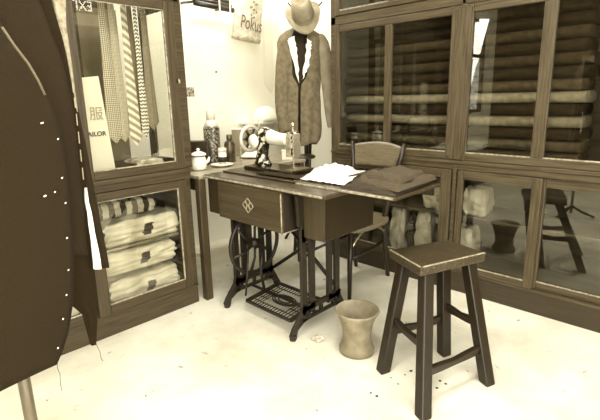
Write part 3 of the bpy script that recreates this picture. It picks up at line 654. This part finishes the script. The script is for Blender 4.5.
for i, j, z_ in ((0, 1, .22), (1, 2, .135), (2, 3, .23), (3, 0, .17)): 
    p, q2 = on(i, z_), on(j, z_ ); d = (q2 - p).normalized() * .015; m2 = (p + q2) / 2 + Vector((0, 0, -.006))
    w_ = MB(); up_ = Vector((0, 0, 1)); sd = (q2 - p).cross(up_).normalized()
    w_.loft([[c + sd * a * .012 + up_ * b3 * h_ for a, b3 in ((-1, -1), (1, -1), (1, 1), (-1, 1))] for c, h_ in ((p + d, .018), (m2 * .5 + (p + d) * .5, .017), (m2, .013), (m2 * .5 + (q2 - d) * .5, .017), (q2 - d, .018))])
    w_.build('stretcher', 'stlx', t, bevel=.005)

# ---------------------------------------------------------------- clay pot, paper scrap
pc = (1.558, 1.157)
PR = [(.062, 0), (.070, .004), (.071, .018), (.066, .030), (.058, .045), (.056, .075), (.059, .11), (.066, .145), (.076, .172), (.085, .188), (.088, .196), (.084, .200), (.079, .194), (.070, .172), (.060, .14), (.053, .10), (.05, .05), (.03, .042), (.001, .040)]
o = MB().lathe([(r_ * 1.2, z_ * 1.1) for r_, z_ in PR], (pc[0], pc[1], 0), 40).build('flower_pot', 'pot', smooth=True); tag(o, 'empty pale clay pot with flared rim standing on the floor', 'pot')
cr = atz(318, 340, 0)
m_ = MB().grid(10, 10, lambda u, v: Vector((cr.x + (u - .5) * .045 + .012 * noise.noise(Vector((u * 4, v * 4, 1))), cr.y + (v - .5) * .05, .004 + .022 * abs(noise.noise(Vector((u * 3, v * 3, 8)))) + .016 * math.sin(u * PI) * math.sin(v * PI))))
tag(m_.build('paper_scrap', 'paper', solid=.0015), 'crumpled scrap of paper on the floor by the iron foot', 'paper')

# dark crumbs lying about the foot of the stool
crumb_m = plain('crumb', .18, .9)
for i, (px_, py_) in enumerate([(386, 371), (391, 378), (405, 375), (411, 371), (398, 384), (440, 381), (446, 384), (377, 396), (371, 393), (437, 388), (113, 333), (100, 331), (146, 396)]):
    c = atz(px_, py_, 0); r_ = random.uniform(.0035, .008)
    rg = lambda k, z_: [(c.x + r_ * k * random.uniform(.6, 1.2) * math.cos(a_), c.y + r_ * k * random.uniform(.6, 1.2) * math.sin(a_), z_) for a_ in [2 * PI * j / 8 for j in range(8)]]
    stool_side = i < 10
    tag(MB().loft([rg(1, .0002), rg(.9, .0016), rg(.4, .0028)]).build('crumb', crumb_m), 'tiny dark crumb on the pale floor by the feet of the wooden stool' if stool_side else 'tiny dark crumb on the floor in front of the left cabinet', 'crumb', 'crumbs around the wooden stool' if stool_side else 'crumbs before the left cabinet')

# ---------------------------------------------------------------- side table with kettle, flasks
t = thing('side_table', 'plain wooden side table behind the sewing table, holding the kettle', 'table', (1.85, 2.5, 0))
Ya, Yb = 2.162, 2.85
MB().box(1.39, 2.29, Ya, Yb, .752, .772).build('tabletop', 'sidetop', t, bevel=.004)
MB().box(1.40, 1.43, Ya + .05, Yb - .05, .68, .752).build('apron', 'taby', t, bevel=.002); MB().box(2.24, 2.265, Ya + .05, Yb - .05, .68, .752).build('apron', 'taby', t, bevel=.002)
MB().box(1.44, 2.23, Yb - .06, Yb - .035, .68, .752).build('apron', 'tabx', t, bevel=.002)
for (xx, yy) in ((1.41, 2.185), (2.247, 2.185), (1.42, 2.81), (2.247, 2.81)): MB().box(xx - .024, xx + .024, yy - .022, yy + .022, 0, .752).build('leg', 'lcabz', t, bevel=.004)
TS = .7725
kx, ky = 1.535, 2.375
t = thing('kettle', 'small white enamel kettle with a lid at the left end of the side table', 'kettle', (kx, ky, TS))
MB().lathe([(.038, 0), (.045, .004), (.048, .03), (.046, .06), (.04, .085), (.038, .09)], (kx, ky, TS), 28).build('body', 'enamel', t, smooth=True)
MB().lathe([(.046, .09), (.05, .094), (.046, .102), (.025, .112), (.01, .115), (.008, .12), (.012, .128), (.006, .135)], (kx, ky, TS), 24).build('lid', 'enamel', t, smooth=True)
sp = RIGHT
MB().tube([Vector((kx, ky, TS + .045)) + sp * .045, Vector((kx, ky, TS + .055)) + sp * .06, Vector((kx, ky, TS + .08)) + sp * .068], [.012, .009, .006], 10).build('spout', 'enamel', t, smooth=True)
MB().tube([Vector((kx, ky, TS + .02)) - sp * .045, Vector((kx, ky, TS + .035)) - sp * .068, Vector((kx, ky, TS + .065)) - sp * .066, Vector((kx, ky, TS + .075)) - sp * .042], .005, 8).build('handle', 'enamel', t, smooth=True)
MB().lathe([(.048, .086), (.0495, .088), (.048, .091)], (kx, ky, TS), 28).build('rim', 'printed', t, smooth=True)
bx = (1.66, 2.58)
t = thing('wooden_box', 'dark wooden box with a round knob behind the kettle', 'box', (bx[0], bx[1], TS))
MB().obox((bx[0], bx[1], TS + .08), RIGHT * .085, FWD * .04, (0, 0, .08)).build('case', 'tabz', t, bevel=.006)
MB().lathe([(.018, 0), (.02, .004), (.014, .01)], (bx[0] - .055, bx[1] + .015, TS + .165 - .005), 16).build('knob', 'darkmetal', t, smooth=True)
def flask(x, y, label, name, parts, cat='flask'):
    t = thing(name, label, cat, (x, y, TS))
    for nm, mat, prof in parts: MB().lathe(prof, (x, y, TS), 26).build(nm, mat, t, smooth=True)
    return t
th_ = atz(214, 160, TS)
flask(1.80, 2.60, 'patterned thermos flask with a white cup top, against the wall', 'thermos_flask', [('body', 'thermos', [(.054, 0), (.056, .01), (.056, .235), (.05, .25)]), ('neck', 'enamel', [(.05, .25), (.034, .285), (.03, .29)]), ('cup', 'pale', [(.03, .29), (.03, .36), (.026, .366)])])
flask(1.775, 2.455, 'white jar with a dark label in front of the patterned flask', 'jar', [('body', 'enamel', [(.026, 0), (.028, .004), (.028, .085)]), ('label_band', 'printed', [(.0285, .015), (.0285, .05)]), ('lid', 'pale', [(.03, .085), (.03, .105), (.026, .108)])], 'jar')
flask(1.885, 2.515, 'plain dark metal flask with a narrow neck', 'metal_flask', [('body', 'darkmetal', [(.036, 0), (.038, .006), (.038, .12), (.03, .14), (.018, .147)]), ('cap', 'darkmetal', [(.018, .147), (.02, .15), (.02, .185), (.016, .188)])])
sx_, sy_ = 1.705, 2.37
flask(sx_, sy_, 'shallow white saucer lying in front of the flasks', 'saucer', [('dish', 'enamel', [(.035, 0), (.038, .004), (.072, .014), (.074, .017), (.068, .016), (.03, .008), (.001, .007)])], 'saucer')
MB().tube([Vector((sx_, sy_, TS + .02)) - RIGHT * .02, Vector((sx_, sy_, TS + .021)) + RIGHT * .03], .004, 8).build('spoon', 'steel', bpy.data.objects['saucer'], smooth=True)
# flat iron
ix, iy = 2.08, 2.50
t = thing('flat_iron', 'white clothes iron standing behind the handwheel', 'iron', (ix, iy, TS))
def irp(z_, k): return [Vector((ix, iy, z_)) + RIGHT * a * k + FWD * b3 * k for a, b3 in ((.10, -.035), (.10, .035), (.02, .05), (-.06, .03), (-.10, 0), (-.06, -.03), (.02, -.05))]
MB().loft([irp(TS, .98), irp(TS + .012, 1)]).build('sole_plate', 'darkmetal', t, bevel=.002)
MB().loft([irp(TS + .012, .95), irp(TS + .03, .8), irp(TS + .055, .45)]).build('body', 'enamel', t, bevel=.004)
q = MB().tube([Vector((ix, iy, TS + .04)) + RIGHT * .05, Vector((ix, iy, TS + .085)) + RIGHT * .055, Vector((ix, iy, TS + .095)), Vector((ix, iy, TS + .085)) - RIGHT * .04, Vector((ix, iy, TS + .05)) - RIGHT * .035], .009, 10)
q.build('handle', 'enamel', t, smooth=True)
t = thing('shelf_shade_box', 'added tan box standing for the shade under the wall shelf, behind the clothes iron', 'box', (2.2, 2.69, TS))
MB().obox((2.2, 2.69, TS + .1), RIGHT * .12, FWD * .05, (0, 0, .1)).build('case', plain('shelf_shade_tan', .52, .85, v2=.6, scale=10), t, bevel=.003)  # added box; its tan colour stands for shade under the shelf
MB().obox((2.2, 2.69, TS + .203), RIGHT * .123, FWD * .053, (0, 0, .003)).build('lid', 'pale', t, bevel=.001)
# white carton at the right end of the side table
t = thing('carton', 'small pale carton at the right end of the side table', 'box', (2.2, 2.26, TS))
MB().obox((2.2, 2.26, TS + .03), RIGHT * .04, FWD * .03, (0, 0, .03)).build('case', 'pale', t, bevel=.002)
MB().obox((2.2, 2.26, TS + .063), RIGHT * .042, FWD * .032, (0, 0, .003)).build('lid', 'pale', t, bevel=.001)

# wall: white shelf box with bowl, clothes rack, bag, print
t = thing('wall_shelf', 'small white shelf on the back wall above the handwheel', 'shelf', (2.70, 3.0, .985))
MB().box(2.43, 2.90, 2.90, 3.098, .985, 1.005).build('board', 'enamel', t, bevel=.003)
for x in (2.5, 2.84): MB().prism([(0, 0), (-.16, 0), (0, -.12)], (x, 3.097, .985), (0, 1, 0), (0, 0, 1), (.015, 0, 0)).build('bracket', 'enamel', t)
o = MB().lathe([(.115, 0), (.113, .03), (.095, .085), (.06, .115), (.02, .126), (.001, .127)], (2.64, 2.98, 1.006), 32).build('bowl', 'enamel', smooth=True); tag(o, 'white bowl turned upside down on the small wall shelf', 'bowl')
p = aty(190, 92, 3.1); t = thing('picture', 'tiny dark print stuck on the white wall beside the left cabinet', 'picture', (p.x, 3.095, p.z))
MB().box(p.x - .035, p.x + .035, 3.094, 3.098, p.z - .035, p.z + .035).build('sheet', plain('print_paper', .75, .7, v2=.35, scale=60, lo=.4, hi=.6), t)
p = aty(216, 72, 3.1); tag(MB().lathe([(.006, -.012), (.008, 0)], (p.x, 3.1, p.z), axis='y', n=10).build('nail', 'printed'), 'small dark nail in the middle of the white wall', 'nail')
# rack with garment rods at the top
t = thing('hanging_rack', 'dark rack of hangers high on the white wall', 'rack', (2.08, 2.95, 1.9))
a = aty(194, 1, 2.9); c = aty(233, 9, 2.9)
q = MB()
for k, dz in enumerate((-.01, .03, .07)): q.tube([Vector((a.x + .03 * k, 2.9 + .05 * k, a.z + dz)), Vector((c.x + .02 * k, 2.9 + .05 * k, c.z + dz))], .02 if k == 0 else .015, 8)
q.tube([Vector((a.x, 2.9, a.z - .01)), Vector((a.x, 2.9, a.z + .08))], .012, 8).tube([Vector((a.x + .02, 2.9, a.z)), Vector((a.x + .02, 3.097, a.z + .02))], .01, 8).tube([Vector((c.x - .02, 2.9, c.z)), Vector((c.x - .02, 3.097, c.z + .02))], .01, 8)
q.build('rods', 'chrx', t, smooth=True)
for px_ in (218.5, 229.5):
    p1 = aty(px_, -12, 2.88); p2 = aty(px_ + 1.5, 14 if px_ < 225 else 34, 2.88)
    MB().bar(p1, p2, .012, .003, up=(0, 1, 0)).build('strap', 'pale', t)
# cloth bag with script lettering
bagm = plain('calico', .7, .85, v2=.8, scale=30, bump=.4)
A = aty(236, -8, 2.96); t = thing('cloth_bag', 'pale cloth bag with script lettering hanging on the white wall', 'bag', (A.x + .12, 2.96, 1.66))
def bagf(u, v, dy=0):
    top = aty(237 + 26 * u, -8, 2.96); bot = aty(232 + 27.5 * u, 38 + 6 * u, 2.96); p = top * (1 - v) + bot * v
    p.y += dy * (.2 + math.sin(PI * u)) + .008 * noise.noise(Vector((u * 4, v * 6, 1 + dy * 50))); return p
q = MB().grid(16, 22, lambda u, v: bagf(u, v, -.025)).grid(16, 22, lambda u, v: bagf(u, v, .025)); q.build('sack', bagm, t, smooth=True, solid=.003)
MB().tube([aty(250, -8, 2.96), aty(250, -14, 3.02), aty(250, -16, 3.1)], .004, 6).build('loop', 'pale', t)
q = MB()
for i in range(14): p = bagf(i / 14 + .03, .97, -.03); q.obox(p + Vector((0, -.004, random.uniform(-.01, .012))), (.012, 0, .003), (0, .002, 0), (0, 0, .008))
q.build('gathered_hem', plain('hem', .62, .9), t)
p = aty(240, 27, 2.92); textmesh('lettering', 'Pokus', .15, plain('brown_ink', .38, .7), t, p, (1, 0, -.12), (0, 0, 1), shear=.35, squeeze=.62)
fm = plain('brown_ink_flowers', .5, .7)
for i in range(7): p = aty(254 + 3 * math.sin(i * 2.1), 2 + i * 2.6, 2.918); MB().obox(p, (.010 + .004 * math.sin(i), 0, .004), (0, .001, 0), (-.004, 0, .007)).build('printed_flower', fm, t)
# long white strip hanging
p1 = aty(265, -15, 2.95); A = p1
q = MB(); top = [aty(264, -20, 3.09), aty(270, -20, 3.09)]; bot = [aty(264.5, 82, 3.09), aty(275, 85, 3.09)]; tip = aty(271.5, 93, 3.09)
q.prism([(0, 0)] * 0 + [(top[0].x, top[0].z), (top[1].x, top[1].z), (bot[1].x, bot[1].z), (tip.x, tip.z), (bot[0].x, bot[0].z)], (0, 3.092, 0), (1, 0, 0), (0, 0, 1), (0, .007, 0))
tag(q.build('necktie', plain('white_silk', .93, .6), bevel=.002), 'long white necktie hanging on the wall left of the coat', 'necktie')

# ---------------------------------------------------------------- coat stand, coat, hat
cc = Vector((2.545, 2.40, 0)); sp_ = Vector((2.625, 2.475, 0))
t = thing('coat_stand', 'dark wooden coat stand in the corner holding coat and hat', 'coat stand', tuple(sp_))
MB().tube([sp_ + Vector((0, 0, .2)), sp_ + Vector((0, 0, 1.93))], .017, 12).build('pole', 'chrz', t, smooth=True)
for k in range(4):
    a = k * PI / 2 + .5; d = Vector((math.cos(a), math.sin(a), 0))
    MB().tube([sp_ + Vector((0, 0, .42)), sp_ + d * .1 + Vector((0, 0, .2)), sp_ + d * .2 + Vector((0, 0, .012))], .012, 8).build('leg', 'chrz', t, smooth=True)
MB().tube([sp_ + RIGHT * -.0 + Vector((0, 0, .2)), sp_ + RIGHT * .035 - FWD * .02 + Vector((0, 0, .9))], .014, 8).build('brace', 'chrz', t, smooth=True)
for k, (ro, zo) in enumerate(((.14, 1.90), (.12, 1.83), (-.12, 1.9))):
    MB().tube([sp_ + Vector((0, 0, zo - .05)), sp_ + RIGHT * ro * .6 - FWD * .02 + Vector((0, 0, zo - .055)), sp_ + RIGHT * ro - FWD * .03 + Vector((0, 0, zo))], .006, 8).build('hook', 'printed', t, smooth=True)
MB().tube([sp_ - FWD * .01 + Vector((0, 0, 1.66)), sp_ - FWD * .06 + Vector((0, 0, 1.68))], .008, 8).build('peg', 'printed', t, smooth=True)
t = thing('coat', 'worn light linen coat with white lapel facings hanging on the coat stand', 'coat', (cc.x, cc.y, .85))
def cw0(a, b3, z_): return cw(a - .032, b3, z_)
def cw(a, b3, z_): return cc + RIGHT * a - FWD * b3 + Vector((0, 0, z_))
secs0 = [(1.705, .05, .035, 0), (1.685, .10, .05, 0), (1.655, .145, .065, 0), (1.60, .165, .075, -.005), (1.45, .16, .08, -.005), (1.25, .155, .08, -.012), (1.05, .165, .085, -.018), (.90, .16, .08, -.02), (.845, .14, .075, -.02)]
secs = []
for A_, B_ in zip(secs0, secs0[1:]):
    for k_ in range(4): secs.append(tuple(A_[i] + (B_[i] - A_[i]) * k_ / 4 for i in range(4)))
secs.append(secs0[-1])
slit = lambda z_: .36 if z_ > 1.3 else .05
bd = MB(); rings = []
for (z_, a, b3, off) in secs:
    r_ = []
    for i in range(41):
        g_ = slit(z_) ; an = PI / 2 + g_ + (2 * PI - 2 * g_) * i / 40
        wv = 1 + .085 * math.sin(an * 8 + z_ * 5) * (1.72 - z_) + .16 * noise.noise(Vector((an * 2.2, z_ * 7, 3)))
        r_.append(cw0(off + a * wv * math.cos(an), b3 * wv * math.sin(an), z_ + (.012 * math.sin(an * 3) if z_ < .87 else 0)))
    rings.append(r_)
o = bd.loft(rings, cap=False, closed=False).build('body', 'coat', t, smooth=True, solid=.006, sub=1)
MB().loft([[cw0(-.02 + .10 * math.cos(2 * PI * i / 16), -.01 + .04 * math.sin(2 * PI * i / 16), z_) for i in range(16)] for z_ in (.95, 1.3, 1.66)]).build('lining', plain('dark_lining', .2, .9), t, smooth=True)
def sleeve(side, mat, pts, rad):
    q = MB(); rings = []
    for (a, b3, z_), r_ in zip(pts, rad):
        rings.append([cw(a + r_ * math.cos(2 * PI * i / 18) * (1 + .10 * math.sin(z_ * 60 + i)), b3 + r_ * .8 * math.sin(2 * PI * i / 18) * (1 + .12 * math.sin(z_ * 47 + 2 * i)), z_ + .012 * math.cos(2 * PI * i / 18)) for i in range(18)])
    q.loft(rings).build('sleeve', mat, t, smooth=True, sub=1)
sleeve(-1, 'coat', [(-.125, .01, 1.675), (-.145, .02, 1.62), (-.160, .03, 1.45), (-.175, .04, 1.25), (-.18, .05, 1.1), (-.155, .06, .97), (-.15, .06, .94)], [.035, .055, .058, .055, .058, .052, .045])
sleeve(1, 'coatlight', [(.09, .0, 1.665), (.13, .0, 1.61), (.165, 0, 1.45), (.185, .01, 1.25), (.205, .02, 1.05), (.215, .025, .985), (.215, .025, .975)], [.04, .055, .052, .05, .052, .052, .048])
for s_, pts in ((-1, [(-.012, 1.30), (-.09, 1.60), (-.08, 1.625), (-.04, 1.64), (-.02, 1.5)]), (1, [(.012, 1.33), (.035, 1.5), (.05, 1.62), (.085, 1.60), (.075, 1.52), (.06, 1.42)])):
    jag = []
    for (A_, B_) in zip(pts, pts[1:] + pts[:1]):
        for k_ in range(8): jag.append((A_[0] + (B_[0] - A_[0]) * k_ / 8 + (random.uniform(-.006, .006) if k_ else 0), A_[1] + (B_[1] - A_[1]) * k_ / 8))
    q = MB().prism(jag, cc - RIGHT * .032 - FWD * .092, RIGHT, (0, 0, 1), FWD * .006); q.build('lapel_facing', 'white', t, bevel=.001)
q = MB(); q.loft([[cw0(.055 * math.cos(a_), .02 + .05 * math.sin(a_), z_) for a_ in [PI * 2 * i / 16 for i in range(16)]] for z_ in (1.68, 1.715)]).build('collar', 'coat', t, smooth=True)
# pocket on the body
MB().obox(cw(-.095, .079, 1.12), RIGHT * .04, FWD * .003, (0, 0, .055)).build('pocket', 'coat', t, bevel=.002)
# hat
hp = cw(-.005, .05, 1.775)
t = thing('hat', 'light felt hat with a creased crown hanging above the coat', 'hat', tuple(hp))
tilt = Matrix((RIGHT, FWD, Vector((0, 0, 1)))).transposed() @ Matrix.Rotation(math.radians(-12), 3, 'Y') @ Matrix.Rotation(math.radians(48), 3, 'X')
def hv(x, y, z_): return hp + tilt @ Vector((x * 1.12, y * 1.12, z_ * 1.2))
rings = []
for r_, z_ in ((.075, .006), (.085, .0), (.115, .002), (.135, .010), (.138, .014), (.115, .008), (.087, .006), (.08, .01)):
    rings.append([hv(r_ * .82 * math.cos(a), r_ * 1.08 * math.sin(a), z_ - .03 * math.cos(a * 2) * max(0, (r_ - .08)) / .06 * -1) for a in [2 * PI * i / 40 for i in range(40)]])
MB().loft(rings, cap=False).build('brim', 'felt', t, smooth=True)
rings = []
for k, z_ in ((1, .004), (.97, .04), (.92, .075), (.84, .10), (.62, .112), (.3, .104), (.04, .095)):
    rings.append([hv(.072 * k * math.cos(a) * (1 - .22 * max(0, math.sin(-a)) ** 4 * (z_ / .1)), .095 * k * math.sin(a), z_ + (.012 * abs(math.cos(a)) if .5 < k < .9 else 0)) for a in [2 * PI * i / 40 for i in range(40)]])
MB().loft(rings, cap=True).build('crown', 'felt', t, smooth=True)
MB().loft([[hv((.0735) * math.cos(a), .0968 * math.sin(a), z_) for a in [2 * PI * i / 40 for i in range(40)]] for z_ in (.006, .03)], cap=False).build('ribbon', plain('ribbon', .58, .7), t, smooth=True)
# tall stool by the stand
sx2, sy2 = 2.40, 2.29
t = thing('tall_stool', 'tall dark stool with a small round seat half hidden under the coat hem', 'stool', (sx2, sy2, 0))
MB().lathe([(.08, .755), (.088, .76), (.088, .772), (.08, .778), (.001, .778)], (sx2, sy2, 0), 24).build('seat', 'chrx', t, smooth=False, bevel=.002)
for k in range(3):
    a = k * 2 * PI / 3 + .2; MB().tube([(sx2 + .05 * math.cos(a), sy2 + .05 * math.sin(a), .757), (sx2 + .085 * math.cos(a), sy2 + .085 * math.sin(a), 0)], .013, 8).build('leg', 'chrz', t, smooth=True)

# ---------------------------------------------------------------- foreground: unfinished dark jacket on a tailor's dummy
jc = Vector((.03, 1.06))
t = thing('tailors_dummy', 'tailor\'s dummy on a pale wooden pole at the left edge, under the dark jacket', 'dummy', (.1, 1.03, 0))
def dr(z_, a, b3): return [(jc.x + a * math.cos(2 * PI * i / 28), jc.y + b3 * math.sin(2 * PI * i / 28), z_) for i in range(28)]
MB().loft([dr(.74, .13, .08), dr(.80, .15, .09), dr(.95, .155, .09), dr(1.10, .125, .08), dr(1.28, .15, .095), dr(1.38, .14, .08), dr(1.45, .06, .05), dr(1.52, .05, .045)]).build('torso', plain('calico_dummy', .5, .9), t, smooth=True)
pb = aty(26, 392, 1.03)
MB().tube([(pb.x - .0, 1.03, .03), (pb.x + .0, 1.03, .9)], .0125, 14).build('pole', wood('pale_pole', .35, .5, 'z', .4), t, smooth=True)
for k in range(3):
    a = k * 2 * PI / 3 + .4; MB().tube([(pb.x, 1.03, .10), (pb.x + .09 * math.cos(a), 1.03 + .09 * math.sin(a), .05), (pb.x + .2 * math.cos(a), 1.03 + .2 * math.sin(a), .012)], .012, 8).build('foot', 'iron', t, smooth=True)
t = thing('jacket', 'large unfinished dark wool jacket with white basting stitches, filling the left foreground', 'jacket', (.12, .95, .67))
def interp(pts, y):
    for (ya, xa), (yb_, xb) in zip(pts, pts[1:]):
        if ya <= y <= yb_: return xa + (xb - xa) * (y - ya) / (yb_ - ya)
    return pts[-1][1] if y > pts[-1][0] else pts[0][1]
def panel(name, mat, edge, left, ytop, ybot, Y, curl, nx=24, ny=50, th=.006, wav=.006, seed=1, par=None):
    """cloth panel: right edge (and left edge) drawn at its own distance Y, bowed away from the viewer towards the edge"""
    def fn(u, v):
        py = ytop + (ybot(u) - ytop) * v if callable(ybot) else ytop + (ybot - ytop) * v
        xr = interp(edge, py); xl = interp(left, py) if isinstance(left, list) else left
        px_ = xl + (xr - xl) * u; p = aty(px_, py, Y)
        d = curl * u ** 3 + wav * noise.noise(Vector((u * 2.5, v * 3, seed))); q_ = aty(px_, py, Y + d); return q_
    return MB().grid(nx, ny, fn).build(name, mat, par or t, smooth=True, solid=th)
E1 = [(-60, -30), (0, -12), (26, 2), (45, 14), (62, 28), (85, 41), (105, 51), (130, 60), (160, 66), (200, 70.5), (250, 73), (300, 72.5), (330, 68), (350, 62), (364, 56), (400, 50)]
panel('front_panel', 'wool', E1, -70, -40, lambda u: 432 - (432 - 364) * (u ** .9), .88, .05, par=t)
E2 = [(-60, 25), (0, 38), (30, 49), (60, 61), (90, 69), (120, 74), (160, 78), (200, 82), (260, 88), (300, 94), (340, 97)]
panel('under_panel', 'wool', E2, -60, -40, 255, .955, .03, seed=4, par=t)
E3 = [(-60, 40), (0, 56), (40, 66), (70, 70), (100, 75), (160, 88), (200, 95), (240, 103), (265, 108), (275, 109)]
panel('lining_panel', 'wool2', [(-60, 36), (0, 50), (40, 62), (70, 68), (100, 74), (150, 82), (200, 88), (250, 91), (300, 97), (345, 95)], [(-60, 0), (200, 40), (300, 60), (310, 82), (345, 92)], -40, 345, 1.0, .02, seed=9, par=t)
panel('back_flap', 'wool', E3, [(-60, 30), (0, 50), (100, 72), (190, 84), (268, 103)], 95, 268, 1.03, .01, nx=6, seed=12, par=t)
tag(panel('interlining', plain('canvas', .5, .9, v2=.64, scale=80), [(-60, 42), (0, 65), (30, 66), (60, 70), (100, 75), (115, 77)], [(-60, 34), (0, 53), (30, 59), (60, 66), (100, 73), (115, 75)], -40, 112, 1.025, .0, nx=5, seed=5, par=t), 'pale canvas interlining showing at the edge')
tag(panel('white_lining_strip', 'white', [(188, 86), (200, 88.5), (230, 94), (260, 100), (269, 101)], [(188, 84.5), (200, 85.5), (230, 89.5), (260, 93), (269, 93.5)], 188, 269, .985, 0, nx=4, seed=2, wav=.002, par=t), 'white lining strip')
st = MB(); Yst = .872
for (px_, py_) in ((42, 123), (58, 139), (62, 178), (55, 192), (45, 196), (65.5, 203), (67, 238), (68.5, 270), (66.5, 295), (63, 319), (58, 348)):
    u_ = (px_ + 70) / (interp(E1, py_) + 70); Yd = .88 + .05 * u_ ** 3 - .009; p = aty(px_, py_, Yd); st.obox(p, (.0024 if px_ in (42, 45) else .0014, 0, .0006), (0, .001, 0), (0, 0, .0013))
st.build('basting_stitch', 'white', t, bevel=.0004)
# pale edge stitching along the lapel and the inner seam
def strand(name, pts, Y, r_, mat, n=1):
    MB().tube([aty(a, b3, Y) for a, b3 in pts], r_, 6).build(name, mat, t, smooth=True)
strand('lapel_seam', [(2, 27), (14, 45), (28, 63), (38, 80), (45, 95)], .874, .0022, plain('seam_cord', .4, .8), 1)
q = MB(); sp2 = [(60, 20), (66, 38), (69, 52), (70.5, 66), (72, 82), (74, 96), (76, 112), (78, 130), (80, 148), (82, 166), (84, 184)]
for (a1_, b1_), (a2_, b2_) in zip(sp2, sp2[1:]):
    q.tube([aty(a1_ + .15 * (a2_ - a1_), b1_ + .1 * (b2_ - b1_), .985), aty(a1_ + .75 * (a2_ - a1_), b1_ + .75 * (b2_ - b1_), .985)], .0012, 5)
q.build('edge_stitches', plain('thread', .6, .8), t)
strand('loose_thread', [(57, 360), (57.5, 368), (60, 374), (60.5, 384), (62, 391)], .93, .0006, plain('thread2', .3, .8))
strand('loose_thread', [(95, 340), (97, 346), (100, 352), (101, 358), (103, 361)], 1.02, .0006, plain('thread3', .25, .8))
strand('loose_thread', [(97, 316), (101, 322), (107, 332)], 1.02, .0005, plain('thread4', .25, .8))

# ---------------------------------------------------------------- behind the camera, seen only in the glass: exit sign and curtain
sy = 4.386 - 5.40
t = thing('exit_sign', 'dark hanging exit sign seen reflected in the left cabinet glass', 'sign', (2.17, sy, ZC))
MB().box(1.97, 2.31, sy - .03, sy, 2.175, 2.35).build('panel', plain('sign_dark', .3, .5), t, bevel=.004)
MB().tube([(2.05, sy - .015, 2.36), (2.05, sy - .015, ZC)], .005, 6).build('rod', 'steel', t); MB().tube([(2.25, sy - .015, 2.36), (2.25, sy - .015, ZC)], .005, 6).build('rod', 'steel', t)
textmesh('lettering', 'EXIT', .15, emit('sign_glow', (1, .97, .88, 1), 4), t, (2.245, sy + .002, 2.2), (-1, 0, 0), (0, 0, 1), squeeze=.85, bold=.0)
MB().box(1.97, 2.31, sy - .028, sy - .004, 2.05, 2.17).build('lower_panel', 'wall', t, bevel=.003)
MB().box(1.99, 2.01, sy - .02, sy - .01, 2.165, 2.18).build('bracket', 'steel', t)

t = thing('curtain', 'dark gathered curtain on a rod, seen reflected below the exit sign', 'curtain', (2.15, sy - .02, 1.2))
MB().tube([(1.95, sy - .03, 2.03), (2.32, sy - .03, 2.03)], .008, 8).build('rod', 'steel', t, smooth=True)
MB().tube([(1.955, sy - .03, 2.03), (1.955, YF + .003, 2.03)], .006, 8).build('bracket', 'steel', t); MB().tube([(2.315, sy - .03, 2.03), (2.315, YF + .003, 2.03)], .006, 8).build('bracket', 'steel', t)
def cf(u, v):
    xl = 1.98 + .22 * v ** .8; xr = 2.30 - .04 * v; return Vector((xl + (xr - xl) * u, sy - .03 + .014 * math.sin(u * 30) * (1 - .4 * v), 2.02 - .82 * v))
MB().grid(60, 12, cf).build('drape', plain('curtain_cloth', .25, .9, v2=.35, scale=8), t, smooth=True, solid=.004)

sc = bpy.context.scene
sc.view_settings.view_transform = 'Standard'; sc.view_settings.look = 'None'; sc.view_settings.gamma = 1; sc.view_settings.exposure = 0.66; sc.view_settings.use_curve_mapping = False
